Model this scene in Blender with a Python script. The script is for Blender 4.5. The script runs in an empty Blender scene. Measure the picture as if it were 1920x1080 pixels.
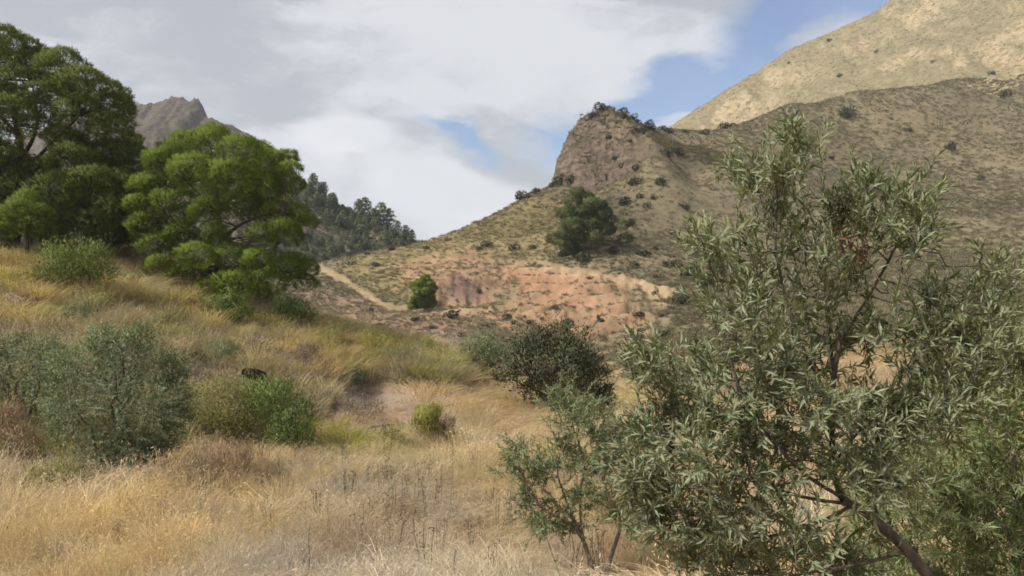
import bpy, math, random
import numpy as np
from mathutils import Vector, Matrix

# ------------------------------------------------------------------ camera, sky, sun, exposure
SC = bpy.context.scene
COL = SC.collection
FPX = 1493.0                      # focal length in pixels of the 1920 px wide photograph
PITCH = math.radians(2.0)
SUN_DIR = Vector((-0.62, -0.30, 0.80)).normalized()      # towards the sun

cam_data = bpy.data.cameras.new('camera')
cam_data.sensor_width = 36.0
cam_data.lens = FPX / 1920.0 * 36.0
cam_data.clip_start = 0.05
cam_data.clip_end = 12000.0
cam = bpy.data.objects.new('camera', cam_data)
COL.objects.link(cam)
cam.location = (0, 0, 0)
cam.rotation_euler = (math.pi / 2 + PITCH, 0, 0)
SC.camera = cam

SC.view_settings.view_transform = 'Standard'
SC.view_settings.look = 'None'
SC.view_settings.gamma = 1.0
SC.view_settings.use_curve_mapping = False
SC.view_settings.exposure = 0.90
SC.cycles.max_bounces = 5
SC.cycles.diffuse_bounces = 3
SC.cycles.transparent_max_bounces = 12
SC.cycles.use_denoising = True
SC.cycles.filter_width = 1.7
SC.cycles.caustics_reflective = False
SC.cycles.caustics_refractive = False


class NT:
    """small helper to write node trees"""
    def __init__(self, tree):
        self.t = tree
        tree.nodes.clear()

    def n(self, kind, **kw):
        node = self.t.nodes.new(kind)
        ins = kw.pop('ins', {})
        for k, v in kw.items():
            setattr(node, k, v)
        for k, v in ins.items():
            self.set(node.inputs[k], v)
        return node

    def set(self, sock, v):
        if isinstance(v, bpy.types.NodeSocket):
            self.t.links.new(v, sock)
        elif isinstance(v, (tuple, list)) and sock.type == 'RGBA' and len(v) == 3:
            sock.default_value = (*v, 1.0)
        else:
            sock.default_value = v

    def math(self, op, a, b=0.0, c=0.0, clamp=False):
        m = self.n('ShaderNodeMath', operation=op, use_clamp=clamp)
        for i, v in enumerate((a, b, c)):
            self.set(m.inputs[i], v)
        return m.outputs[0]

    def vmath(self, op, a, b=(0, 0, 0)):
        m = self.n('ShaderNodeVectorMath', operation=op)
        self.set(m.inputs[0], a)
        if op == 'SCALE':
            self.set(m.inputs['Scale'], b)
        else:
            self.set(m.inputs[1], b)
        return m.outputs['Value'] if op in ('LENGTH', 'DOT_PRODUCT', 'DISTANCE') else m.outputs[0]

    def noise(self, vec, scale, detail=4.0, rough=0.55, dist=0.0):
        k = self.n('ShaderNodeTexNoise', ins={'Scale': scale, 'Detail': detail, 'Roughness': rough, 'Distortion': dist})
        if vec is not None:
            self.set(k.inputs['Vector'], vec)
        return k.outputs['Fac']

    def smooth(self, v, lo, hi, a=0.0, b=1.0):
        m = self.n('ShaderNodeMapRange', interpolation_type='SMOOTHSTEP')
        for k, x in (('Value', v), ('From Min', lo), ('From Max', hi), ('To Min', a), ('To Max', b)):
            self.set(m.inputs[k], x)
        return m.outputs[0]

    def mix(self, fac, a, b, blend='MIX'):
        m = self.n('ShaderNodeMix', data_type='RGBA', blend_type=blend)
        self.set(m.inputs[0], fac)
        self.set(m.inputs[6], a)
        self.set(m.inputs[7], b)
        return m.outputs[2]

    def attr(self, name, kind='GEOMETRY'):
        return self.n('ShaderNodeAttribute', attribute_name=name, attribute_type=kind)


def ray(px, py):
    dx, dy = (px - 960.0) / FPX, (540.0 - py) / FPX
    c, s = math.cos(PITCH), math.sin(PITCH)
    return dx, c - dy * s, s + dy * c


def at(px, py, D):
    """world point seen at photo pixel (px, py) at the forward distance D"""
    x, y, z = ray(px, py)
    t = D / y
    return (x * t, D, z * t)


# ---- sky: Nishita air with a broken layer of cloud in it, all round
world = bpy.data.worlds.new('World')
SC.world = world
world.use_nodes = True
W = NT(world.node_tree)
sky = W.n('ShaderNodeTexSky', sky_type='NISHITA', sun_disc=False)
sky.sun_elevation = math.asin(SUN_DIR.z)
sky.sun_rotation = math.atan2(SUN_DIR.x, SUN_DIR.y)
sky.air_density = 1.0
sky.dust_density = 0.7
sky.ozone_density = 1.6
direc = W.vmath('NORMALIZE', W.n('ShaderNodeTexCoord').outputs['Generated'])
stretched = W.vmath('MULTIPLY', direc, (1.0, 1.0, 2.3))
warp = W.n('ShaderNodeTexNoise', ins={'Vector': stretched, 'Scale': 3.2, 'Detail': 5.0, 'Roughness': 0.55})
wv = W.vmath('SCALE', W.vmath('SUBTRACT', warp.outputs['Color'], (0.5, 0.5, 0.5)), 0.22)
dw = W.vmath('ADD', direc, wv)
cover_n = W.noise(W.vmath('ADD', stretched, (7.3, 1.1, 4.2)), 2.1, 6.0, 0.55)
cover = W.smooth(cover_n, 0.28, 0.36)


def gap(px, py, rx, ry, tilt, soft=0.5):
    """an opening in the cloud layer round one direction (an ellipse in the tangent plane, its edge torn by noise)"""
    d = Vector(ray(px, py)).normalized()
    right = Vector((d.y, -d.x, 0)).normalized()
    up = right.cross(d)
    a = math.radians(tilt)
    e1, e2 = right * math.cos(a) + up * math.sin(a), up * math.cos(a) - right * math.sin(a)
    rel = W.vmath('SUBTRACT', dw, tuple(d))
    u = W.math('DIVIDE', W.vmath('DOT_PRODUCT', rel, tuple(e1)), rx / FPX)
    v = W.math('DIVIDE', W.vmath('DOT_PRODUCT', rel, tuple(e2)), ry / FPX)
    q = W.math('SQRT', W.math('ADD', W.math('MULTIPLY', u, u), W.math('MULTIPLY', v, v)))
    return W.smooth(q, 1.0 - soft, 1.0 + soft)


for g in ((1450, 150, 430, 105, 43, 0.40), (905, 282, 80, 16, -6, 0.8), (1210, 205, 150, 50, 18, 0.5),
          (1560, -20, 170, 90, 10, 0.5)):
    cover = W.math('MULTIPLY', cover, gap(*g))
cover = W.math('MAXIMUM', cover, 0.20)          # a thin veil even in the openings
# small cumulus inside the openings
puff = W.math('SUBTRACT', 1.0, gap(1560, 55, 75, 42, 20, 0.5))
puff2 = W.math('SUBTRACT', 1.0, gap(1265, 235, 60, 22, 0, 0.5))
puff3 = W.math('SUBTRACT', 1.0, gap(850, 385, 200, 72, -6, 0.30))
puff4 = W.math('SUBTRACT', 1.0, gap(655, 300, 110, 48, -6, 0.45))
puff5 = W.math('SUBTRACT', 1.0, gap(1030, 262, 60, 36, 0, 0.5))
cover = W.math('MAXIMUM', cover, W.math('MULTIPLY', puff, 0.8))
cover = W.math('MAXIMUM', cover, W.math('MULTIPLY', puff2, 0.7))
cover = W.math('MAXIMUM', cover, W.math('MAXIMUM', puff3, W.math('MULTIPLY', puff5, .7)))
shade_n = W.noise(W.vmath('ADD', W.vmath('MULTIPLY', dw, (1.0, 1.0, 2.6)), (3.1, 0.4, 2.2)), 3.6, 6.0, 0.58)
shade = W.smooth(shade_n, 0.38, 0.60)
ccol = W.mix(shade, (0.268, 0.279, 0.303), (0.415, 0.422, 0.442))
ccol = W.mix(W.math('MULTIPLY', W.math('MAXIMUM', puff3, puff4), 0.75), ccol, (0.50, 0.505, 0.522))
bg_sky = W.n('ShaderNodeBackground', ins={'Color': W.mix(1.0, sky.outputs[0], (0.82, 0.95, 1.12), 'MULTIPLY'), 'Strength': 0.074})
bg_cloud = W.n('ShaderNodeBackground', ins={'Color': ccol, 'Strength': 1.0})
mixs = W.n('ShaderNodeMixShader')
W.set(mixs.inputs[0], W.math('MULTIPLY', cover, 0.97))
W.set(mixs.inputs[1], bg_sky.outputs[0])
W.set(mixs.inputs[2], bg_cloud.outputs[0])
W.set(W.n('ShaderNodeOutputWorld').inputs[0], mixs.outputs[0])

sun_data = bpy.data.lights.new('sun', 'SUN')
sun_data.energy = 4.8
sun_data.angle = math.radians(0.6)
sun_data.color = (1.0, 0.94, 0.84)
sun = bpy.data.objects.new('sun', sun_data)
COL.objects.link(sun)
sun.rotation_euler = (-SUN_DIR).to_track_quat('-Z', 'Y').to_euler()

# ------------------------------------------------------------------ helpers
RNG = np.random.default_rng(11)
random.seed(11)


def sstep(x, a, b):
    t = np.clip((x - a) / (b - a), 0, 1)
    return t * t * (3 - 2 * t)


_perm = np.random.default_rng(5).permutation(256)
_perm = np.concatenate([_perm, _perm, _perm])
_val = np.random.default_rng(6).uniform(-1, 1, 256)


def vnoise(p):
    """value noise in 3-D, vectorised; p is (n, 3), result about -1..1"""
    i = np.floor(p).astype(np.int64)
    f = p - i
    f = f * f * f * (f * (f * 6 - 15) + 10)
    i &= 255
    out = np.zeros(len(p))
    for dx in (0, 1):
        wx = f[:, 0] if dx else 1 - f[:, 0]
        for dy in (0, 1):
            wy = f[:, 1] if dy else 1 - f[:, 1]
            for dz in (0, 1):
                wz = f[:, 2] if dz else 1 - f[:, 2]
                h = _perm[_perm[_perm[(i[:, 0] + dx) & 255] + ((i[:, 1] + dy) & 255)] + ((i[:, 2] + dz) & 255)]
                out += wx * wy * wz * _val[h]
    return out


def fbm(x, y, scale, octaves=4, gain=0.5, seed=0.0, z=None, ridged=False):
    p = np.stack([np.asarray(x) / scale + seed, np.asarray(y) / scale + seed * 1.7,
                  (np.zeros_like(x) if z is None else np.asarray(z) / scale) + seed * 0.3], 1)
    a, s, out = 1.0, 0.0, 0.0
    for k in range(octaves):
        v = vnoise(p)
        if ridged:
            v = 1 - 2 * np.abs(v)
        out = out + a * v
        s += a
        a *= gain
        p = p * 2.03 + 11.7
    return out / s


def mesh_np(name, verts, faces, attrs=None, smooth=False):
    """a mesh from arrays: verts (n, 3), faces a list of (m, k) index arrays"""
    me = bpy.data.meshes.new(name)
    verts = np.ascontiguousarray(verts, dtype=np.float32)
    if not isinstance(faces, list):
        faces = [faces]
    faces = [np.asarray(f, dtype=np.int32) for f in faces if len(f)]
    idx = np.concatenate([f.ravel() for f in faces])
    sizes = np.concatenate([np.full(len(f), f.shape[1], dtype=np.int32) for f in faces])
    starts = np.concatenate([[0], np.cumsum(sizes)[:-1]]).astype(np.int32)
    me.vertices.add(len(verts))
    me.vertices.foreach_set('co', verts.ravel())
    me.loops.add(len(idx))
    me.loops.foreach_set('vertex_index', idx)
    me.polygons.add(len(sizes))
    me.polygons.foreach_set('loop_start', starts)
    me.polygons.foreach_set('use_smooth', np.full(len(sizes), smooth, dtype=bool))
    me.update(calc_edges=True)
    for k, v in (attrs or {}).items():
        v = np.asarray(v, dtype=np.float32)
        if v.ndim == 1:
            me.attributes.new(k, 'FLOAT', 'POINT').data.foreach_set('value', v)
        else:
            if v.shape[1] == 3:
                v = np.concatenate([v, np.ones((len(v), 1), np.float32)], 1)
            me.attributes.new(k, 'FLOAT_COLOR', 'POINT').data.foreach_set('color', np.ascontiguousarray(v).ravel())
    return me


def link(name, me, mat=None, parent=None, loc=(0, 0, 0), kind=None):
    o = bpy.data.objects.new(name, me)
    COL.objects.link(o)
    o.location = loc
    if mat is not None and me is not None and not me.materials:
        me.materials.append(mat)
    if parent is not None:
        o.parent = parent
    if kind:
        o['kind'] = kind
    return o


def tag(o, label, cat, group=None):
    o['label'] = label
    o['category'] = cat
    if group:
        o['group'] = group
    return o


def thing(name, loc, label, cat, group=None, rz=0.0):
    o = bpy.data.objects.new(name, None)
    COL.objects.link(o)
    o.location = loc
    o.rotation_euler.z = rz
    o.empty_display_size = 0.3
    return tag(o, label, cat, group)


def unit(v):
    return v / np.maximum(np.linalg.norm(v, axis=-1, keepdims=True), 1e-9)


class Geo:
    """collects vertices, faces and a per-vertex tone; build() makes ONE mesh"""
    def __init__(self):
        self.v, self.f, self.t, self.n, self.nr = [], {}, [], 0, []

    def add(self, v, f, tone):
        v = np.asarray(v, dtype=np.float64).reshape(-1, 3)
        f = np.asarray(f)
        self.v.append(v)
        self.f.setdefault(f.shape[1], []).append(f + self.n)
        self.t.append(np.broadcast_to(np.asarray(tone, dtype=np.float64), (len(v),)))
        self.n += len(v)

    def leaves(self, P, D, N, L, Wd, tone, fold=0.25):
        """pointed leaves: base P, direction D, face normal N, length L, width Wd; four triangles each"""
        n = len(P)
        D = unit(D)
        S = unit(np.cross(D, N))
        U = np.cross(S, D)
        L = np.broadcast_to(np.asarray(L, float), (n,))[:, None]
        Wd = np.broadcast_to(np.asarray(Wd, float), (n,))[:, None]
        mid = P + D * L * 0.45
        v = np.stack([P, mid + S * Wd / 2 + U * Wd * fold, mid, mid - S * Wd / 2 + U * Wd * fold,
                      P + D * L - U * L * RNG.uniform(-.06, .24, (n, 1))], 1)
        b = np.arange(n)[:, None] * 5
        f = np.concatenate([b + np.array([[0, 2, 1]]), b + np.array([[0, 3, 2]]), b + np.array([[1, 2, 4]]), b + np.array([[2, 3, 4]])])
        self.add(v.reshape(-1, 3), f, np.repeat(np.broadcast_to(tone, (n,)), 5))

    def flakes(self, P, D, N, L, Wd, tone, nd=None):
        """cheap leaves, one quad each"""
        n = len(P)
        D = unit(D)
        S = unit(np.cross(D, N))
        if nd is not None:                      # wind the faces outwards and let the clump's own roundness carry the shading
            S = S * np.where((np.cross(D, S) * nd).sum(1, keepdims=True) > 0, -1, 1)
            self.nr.append(np.repeat(unit(nd + RNG.normal(0, .35, nd.shape)), 4, 0))
        L = np.broadcast_to(np.asarray(L, float), (n,))[:, None]
        Wd = np.broadcast_to(np.asarray(Wd, float), (n,))[:, None]
        v = np.stack([P, P + D * L * .5 + S * Wd / 2, P + D * L, P + D * L * .5 - S * Wd / 2], 1)
        b = np.arange(n)[:, None] * 4
        self.add(v.reshape(-1, 3), b + np.array([[0, 1, 2, 3]]), np.repeat(np.broadcast_to(tone, (n,)), 4))

    def needles(self, P, D, L, Wd, tone, nd=None):
        """thin pointed slivers, one triangle each"""
        n = len(P)
        D = unit(D)
        S = unit(np.cross(D, RNG.normal(size=(n, 3))))
        if nd is not None:
            S = S * np.where((np.cross(-S, D) * nd).sum(1, keepdims=True) > 0, 1, -1)
            self.nr.append(np.repeat(unit(nd + RNG.normal(0, .30, nd.shape)), 3, 0))
        L = np.broadcast_to(np.asarray(L, float), (n,))[:, None]
        v = np.stack([P + S * Wd / 2, P - S * Wd / 2, P + D * L], 1)
        b = np.arange(n)[:, None] * 3
        self.add(v.reshape(-1, 3), b + np.array([[0, 1, 2]]), np.repeat(np.broadcast_to(tone, (n,)), 3))

    def blades(self, P, D, L, Wd, bend, tone, side=None):
        """bent grass blades: two segments and a tip, five vertices, quad + quad-ish + triangle"""
        n = len(P)
        D = unit(D)
        L = np.broadcast_to(np.asarray(L, float), (n,))[:, None]
        Wd = np.broadcast_to(np.asarray(Wd, float), (n,))[:, None]
        bend = np.broadcast_to(np.asarray(bend, float), (n,))[:, None]
        out = D * np.array([1, 1, 0.0])
        out = unit(out + RNG.normal(size=(n, 3)) * np.array([.15, .15, 0]))
        S = unit(np.cross(D, RNG.normal(size=(n, 3)))) if side is None else side
        m1 = P + D * L * 0.5
        m2 = P + D * L * 0.80 + out * L * 0.22 * bend - np.array([0, 0, 1]) * L * 0.06 * bend
        tip = P + D * L * 0.98 + out * L * 0.60 * bend - np.array([0, 0, 1]) * L * 0.30 * bend
        v = np.stack([P - S * Wd / 2, P + S * Wd / 2, m1 + S * Wd * .45, m1 - S * Wd * .45,
                      m2 + S * Wd * .32, m2 - S * Wd * .32, tip], 1)
        b = np.arange(n)[:, None] * 7
        q = np.concatenate([b + np.array([[0, 1, 2, 3]]), b + np.array([[3, 2, 4, 5]])])
        t = b + np.array([[5, 4, 6]])
        tone = np.repeat(np.broadcast_to(tone, (n,)), 7)
        n0 = self.n
        self.add(v.reshape(-1, 3), q, tone)
        self.f.setdefault(3, []).append(t + n0)

    def tube(self, pts, radii, sides=6, tone=0.5):
        pts = np.asarray(pts, float)
        radii = np.broadcast_to(np.asarray(radii, float), (len(pts),))
        T = np.gradient(pts, axis=0)
        T = unit(T)
        ref = np.array([0.31, 0.77, 0.2])
        A = unit(np.cross(T, ref))
        B = np.cross(T, A)
        ang = np.linspace(0, 2 * np.pi, sides, endpoint=False)
        ring = (A[:, None, :] * np.cos(ang)[None, :, None] + B[:, None, :] * np.sin(ang)[None, :, None])
        v = pts[:, None, :] + ring * radii[:, None, None]
        f = []
        for i in range(len(pts) - 1):
            for j in range(sides):
                k = (j + 1) % sides
                f.append((i * sides + j, i * sides + k, (i + 1) * sides + k, (i + 1) * sides + j))
        self.add(v.reshape(-1, 3), np.array(f), tone)

    def build(self, name, mat, parent=None, loc=(0, 0, 0), kind=None, smooth=False):
        me = self.mesh(name, smooth)
        return link(name, me, mat, parent, loc, kind)

    def mesh(self, name, smooth=False):
        faces = [np.concatenate(x) for x in self.f.values()]
        me = mesh_np(name, np.concatenate(self.v), faces, {'tone': np.concatenate(self.t)}, smooth or bool(self.nr))
        if self.nr:
            nr = np.concatenate(self.nr)
            if len(nr) == len(me.vertices):
                me.normals_split_custom_set_from_vertices(nr.tolist())
        return me


def curve(p0, p1, n=6, sag=0.0, wob=0.05):
    """a slightly crooked line from p0 to p1"""
    p0, p1 = np.asarray(p0, float), np.asarray(p1, float)
    t = np.linspace(0, 1, n)[:, None]
    d = np.linalg.norm(p1 - p0)
    w = RNG.normal(size=(n, 3)) * wob * d
    w[0] = 0
    w[-1] = 0
    return p0 + (p1 - p0) * t + w + np.array([0, 0, 1]) * (sag * d * 4 * t * (1 - t))


def spline(pts, n=14):
    """Catmull-Rom through points"""
    p = np.asarray(pts, float)
    p = np.concatenate([[2 * p[0] - p[1]], p, [2 * p[-1] - p[-2]]])
    out = []
    segs = len(p) - 3
    per = max(2, n // segs)
    for i in range(segs):
        for t in np.linspace(0, 1, per, endpoint=False):
            a, b, c, d = p[i:i + 4]
            out.append(0.5 * (2 * b + (c - a) * t + (2 * a - 5 * b + 4 * c - d) * t * t + (3 * b - a - 3 * c + d) * t ** 3))
    out.append(p[-2])
    return np.array(out)


# ------------------------------------------------------------------ materials
def leaf_mat(name, ca, cb, back=None, trans=0.22, rough=0.55, spec=0.25, vary=0.0, cc=None):
    """foliage: tone picks between two leaf colours, some light passes through, undersides may be paler"""
    m = bpy.data.materials.new(name)
    m.use_nodes = True
    k = NT(m.node_tree)
    tone = k.attr('tone').outputs['Fac']
    col = k.mix(tone, ca, cb)
    if cc is not None:
        pos = k.n('ShaderNodeTexCoord').outputs['Object']
        col = k.mix(k.smooth(k.noise(pos, 0.9, 3.0), 0.52, 0.68), col, cc)
    if vary:
        r = k.n('ShaderNodeObjectInfo').outputs['Random']
        hs = k.n('ShaderNodeHueSaturation', ins={'Color': col, 'Hue': k.smooth(r, 0, 1, 0.5 - vary * .12, 0.5 + vary * .12),
                                                  'Value': k.smooth(k.math('FRACT', k.math('MULTIPLY', r, 7.31)), 0, 1, 1 - vary, 1 + vary)})
        col = hs.outputs[0]
    if back is not None:
        col = k.mix(k.math('MULTIPLY', k.n('ShaderNodeNewGeometry').outputs['Backfacing'], 0.8), col, back)
    p = k.n('ShaderNodeBsdfPrincipled', ins={'Base Color': col, 'Roughness': rough, 'Specular IOR Level': spec})
    tr = k.n('ShaderNodeBsdfTranslucent', ins={'Color': k.mix(1.0, col, (1.15, 1.1, 0.7), 'MULTIPLY')})
    mx = k.n('ShaderNodeMixShader', ins={0: trans})
    k.set(mx.inputs[1], p.outputs[0])
    k.set(mx.inputs[2], tr.outputs[0])
    k.set(k.n('ShaderNodeOutputMaterial').inputs[0], mx.outputs[0])
    return m


def bark_mat(name, ca, cb, scale=14.0):
    m = bpy.data.materials.new(name)
    m.use_nodes = True
    k = NT(m.node_tree)
    pos = k.n('ShaderNodeTexCoord').outputs['Object']
    nz = k.noise(k.vmath('MULTIPLY', pos, (1, 1, .35)), scale, 6.0, 0.65)
    col = k.mix(k.smooth(nz, 0.35, 0.65), ca, cb)
    bump = k.n('ShaderNodeBump', ins={'Strength': 0.7, 'Distance': 0.02, 'Height': nz})
    p = k.n('ShaderNodeBsdfPrincipled', ins={'Base Color': col, 'Roughness': 0.9, 'Specular IOR Level': 0.1, 'Normal': bump.outputs[0]})
    k.set(k.n('ShaderNodeOutputMaterial').inputs[0], p.outputs[0])
    return m


def tint_mat(name, trans=0.2, vary=.28):
    """grass and scrub scattered as one mass: colour comes with each instance"""
    m = bpy.data.materials.new(name)
    m.use_nodes = True
    k = NT(m.node_tree)
    tone = k.attr('tone').outputs['Fac']
    tint = k.attr('tint', 'INSTANCER').outputs['Color']
    f = k.smooth(tone, 0, 1, 1 - vary, 1 + vary)
    col = k.vmath('SCALE', tint, f)
    p = k.n('ShaderNodeBsdfDiffuse', ins={'Color': col})
    tr = k.n('ShaderNodeBsdfTranslucent', ins={'Color': col})
    mx = k.n('ShaderNodeMixShader', ins={0: trans})
    k.set(mx.inputs[1], p.outputs[0])
    k.set(mx.inputs[2], tr.outputs[0])
    k.set(k.n('ShaderNodeOutputMaterial').inputs[0], mx.outputs[0])
    return m


def earth_mat(name, rock=(0.30, 0.24, 0.19), rockb=(0.40, 0.30, 0.22), rock_on=True, spk=(0.09, 0.085, 0.045), spk_amt=0.55, spk_scale=1.2, bump_d=0.25):
    """ground: base colour from the 'soil' attribute, grain and small scrub specks by noise, bare rock where it is steep"""
    m = bpy.data.materials.new(name)
    m.use_nodes = True
    k = NT(m.node_tree)
    pos = k.n('ShaderNodeTexCoord').outputs['Object']
    soil = k.attr('soil').outputs['Color']
    scrub = k.attr('scrub').outputs['Fac']
    n1 = k.noise(pos, 0.35, 5.0, 0.6)
    n2 = k.noise(pos, spk_scale, 4.0, 0.65)
    n3 = k.noise(pos, 5.5, 4.0, 0.7)
    col = k.vmath('SCALE', soil, k.smooth(n1, 0.3, 0.7, 0.80, 1.18))
    col = k.vmath('SCALE', col, k.smooth(n3, 0.25, 0.75, 0.78, 1.2))
    fac = k.math('MULTIPLY', k.smooth(n2, 0.50, 0.62), k.math('MULTIPLY', scrub, spk_amt))
    col = k.mix(fac, col, spk)
    if rock_on:
        rk = k.attr('rock').outputs['Fac']
        strata = k.noise(k.vmath('MULTIPLY', pos, (0.5, 0.5, 1.2)), 0.9, 7.0, 0.7, 0.6)
        rc = k.mix(k.smooth(strata, 0.35, 0.65), rock, rockb)
        rf = k.math('MULTIPLY', rk, k.smooth(n2, 0.62, 0.48))
        col = k.mix(rf, col, rc)
    h = k.math('ADD', k.math('MULTIPLY', n2, 1.0), k.math('MULTIPLY', n3, 0.35))
    bump = k.n('ShaderNodeBump', ins={'Strength': 0.8, 'Distance': bump_d, 'Height': h})
    p = k.n('ShaderNodeBsdfPrincipled', ins={'Base Color': col, 'Roughness': 0.95, 'Specular IOR Level': 0.05, 'Normal': bump.outputs[0]})
    k.set(k.n('ShaderNodeOutputMaterial').inputs[0], p.outputs[0])
    return m


def scatter(name, pts, scale, tint, idx, protos, squash=None, kind='stuff', rotz=None):
    """one object of uncountable plants: every point carries a copy of one of the small plant meshes"""
    n = len(pts)
    me = bpy.data.meshes.new(name)
    me.vertices.add(n)
    me.vertices.foreach_set('co', np.ascontiguousarray(pts, np.float32).ravel())
    rot = np.zeros((n, 3), np.float32)
    rot[:, 2] = RNG.uniform(0, 6.283, n) if rotz is None else rotz
    rot[:, 0] = RNG.normal(0, .06, n)
    sc3 = np.repeat(np.asarray(scale, np.float32)[:, None], 3, 1)
    if squash is not None:
        sc3[:, 2] *= squash
    me.attributes.new('rot', 'FLOAT_VECTOR', 'POINT').data.foreach_set('vector', rot.ravel())
    me.attributes.new('scl', 'FLOAT_VECTOR', 'POINT').data.foreach_set('vector', np.ascontiguousarray(sc3, np.float32).ravel())
    me.attributes.new('pick', 'INT', 'POINT').data.foreach_set('value', np.asarray(idx, np.int32))
    t4 = np.concatenate([tint, np.ones((n, 1))], 1).astype(np.float32)
    me.attributes.new('tint', 'FLOAT_COLOR', 'POINT').data.foreach_set('color', np.ascontiguousarray(t4).ravel())
    o = link(name, me, None, kind=kind)
    ng = bpy.data.node_groups.new(name + '_nodes', 'GeometryNodeTree')
    ng.interface.new_socket('Geometry', in_out='INPUT', socket_type='NodeSocketGeometry')
    ng.interface.new_socket('Geometry', in_out='OUTPUT', socket_type='NodeSocketGeometry')
    nn, lk = ng.nodes, ng.links
    gi, go = nn.new('NodeGroupInput'), nn.new('NodeGroupOutput')
    ip = nn.new('GeometryNodeInstanceOnPoints')
    jn = nn.new('GeometryNodeJoinGeometry')
    for pm in reversed(protos):
        po = bpy.data.objects.new(pm.name, pm)
        oi = nn.new('GeometryNodeObjectInfo')
        oi.inputs['Object'].default_value = po
        oi.inputs['As Instance'].default_value = True
        lk.new(oi.outputs['Geometry'], jn.inputs[0])

    def named(a, t):
        q = nn.new('GeometryNodeInputNamedAttribute')
        q.data_type = t
        q.inputs['Name'].default_value = a
        return q.outputs['Attribute']
    lk.new(gi.outputs[0], ip.inputs['Points'])
    lk.new(jn.outputs[0], ip.inputs['Instance'])
    ip.inputs['Pick Instance'].default_value = True
    lk.new(named('pick', 'INT'), ip.inputs['Instance Index'])
    lk.new(named('rot', 'FLOAT_VECTOR'), ip.inputs['Rotation'])
    lk.new(named('scl', 'FLOAT_VECTOR'), ip.inputs['Scale'])
    lk.new(ip.outputs[0], go.inputs[0])
    md = o.modifiers.new('plants', 'NODES')
    md.node_group = ng
    return o

# ------------------------------------------------------------------ terrain
# control points of the relief: photo pixel and forward distance of a spot on the ground, or world x, y, z
CTRL = []


def cp(*pts):
    for p in pts:
        CTRL.append(at(*p))


def cw(*pts):
    CTRL.extend(pts)


# the dry field below the camera
for x in (-14, -6, 0, 6, 14):
    cw((x, 8.0, -2.95), (x * 1.1, 12.0, -3.35))
cw((-8, 16, -3.5), (0, 17, -3.65), (6, 17, -3.6), (14, 17, -3.2), (-2, 23, -3.85), (3, 25, -3.95), (9, 25, -3.8), (18, 25, -2.8))
cp((900, 785, 31), (1050, 770, 33), (700, 760, 32), (1000, 735, 40), (1180, 735, 44), (1350, 720, 42), (1500, 700, 36), (1900, 690, 32))
# the bank on the left with the pines on top
cp((0, 875, 19), (0, 700, 24), (0, 575, 30), (0, 500, 36), (0, 478, 42), (-500, 800, 19), (-500, 600, 27), (-500, 480, 38),
   (250, 860, 20.5), (250, 705, 26), (250, 590, 32), (250, 518, 38), (250, 488, 44),
   (420, 838, 22.5), (450, 725, 28), (450, 645, 33), (450, 585, 38), (450, 560, 44),
   (600, 775, 27), (620, 722, 31), (620, 665, 35), (610, 620, 42), (760, 718, 33), (760, 672, 38), (760, 648, 45),
   (880, 710, 36), (880, 688, 42))
cw((-40, 60, 3.0), (-28, 60, 2.0), (-22, 60, 0.4), (-14, 58, -3.2), (-7, 60, -4.6), (-3, 60, -5.0), (-60, 100, 5.0), (-42, 100, 3.0), (-30, 95, 0.0),
   (-75, 150, 7), (-55, 150, 5), (-40, 160, 5), (-100, 200, 8), (-150, 260, 12))
# the far side of the gully: red scars, bench, track
cp((700, 645, 78), (950, 655, 72), (1200, 655, 68), (560, 610, 92), (640, 605, 95), (760, 592, 100), (900, 604, 95), (1100, 612, 88), (1250, 604, 85),
   (740, 577, 111), (880, 580, 107), (830, 577, 110), (925, 576, 110), (830, 522, 116), (920, 518, 118), (780, 545, 116),
   (1000, 575, 104), (1100, 565, 100), (1160, 560, 99), (1100, 515, 112), (1000, 492, 125), (1250, 562, 98), (1250, 525, 108), (930, 495, 126), (870, 490, 128),
   (560, 520, 130), (600, 497, 136), (650, 520, 126), (700, 545, 120), (700, 472, 146), (800, 455, 152), (870, 432, 156), (920, 408, 160),
   (1000, 452, 136), (1100, 462, 120), (1150, 420, 132), (1000, 400, 155))
cw((-38, 170, 4), (-25, 185, 6), (-10, 190, 10), (0, 200, 14))
# the brown hill on the right with its spur
cp((960, 385, 166), (1000, 362, 170), (1050, 350, 170), (1130, 350, 165), (1100, 395, 146), (1200, 245, 196), (1260, 246, 202), (1340, 246, 207),
   (1480, 196, 217), (1600, 176, 226), (1690, 164, 231), (1850, 152, 239), (1910, 164, 235), (1990, 156, 241), (1880, 162, 234), (1780, 151, 236), (1920, 152, 242), (2150, 152, 252), (1920, 222, 216), (1780, 226, 213), (1600, 238, 206), (2150, 222, 226), (2000, 185, 229), (1850, 188, 225), (2500, 190, 240),
   (1185, 243, 187), (1230, 247, 191), (1155, 330, 169),
   (1300, 350, 152), (1300, 300, 174), (1300, 450, 128), (1300, 500, 114), (1500, 300, 182), (1500, 400, 148), (1500, 500, 110), (1750, 300, 192), (1750, 400, 150), (1750, 500, 104),
   (1930, 300, 190), (1930, 400, 148), (1930, 500, 98), (2300, 300, 180), (2300, 450, 110), (1350, 580, 86), (1500, 590, 74), (1900, 585, 66), (2300, 600, 50), (1500, 650, 52), (1900, 640, 45),
   (1300, 650, 60))
cw((30, 178, 42), (30, 168, 37.5), (30, 158, 33), (29, 148, 28.5), (40, 172, 36), (40, 160, 30.5), (38, 150, 25.5), (50, 180, 38))
cw((150, 268, 63), (185, 275, 64), (260, 290, 56), (120, 262, 54), (170, 330, 40), (80, 250, 46))
cw((40, 260, 30), (80, 290, 40), (140, 300, 48), (200, 300, 50), (20, 240, 22), (40, 320, 20))

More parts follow.
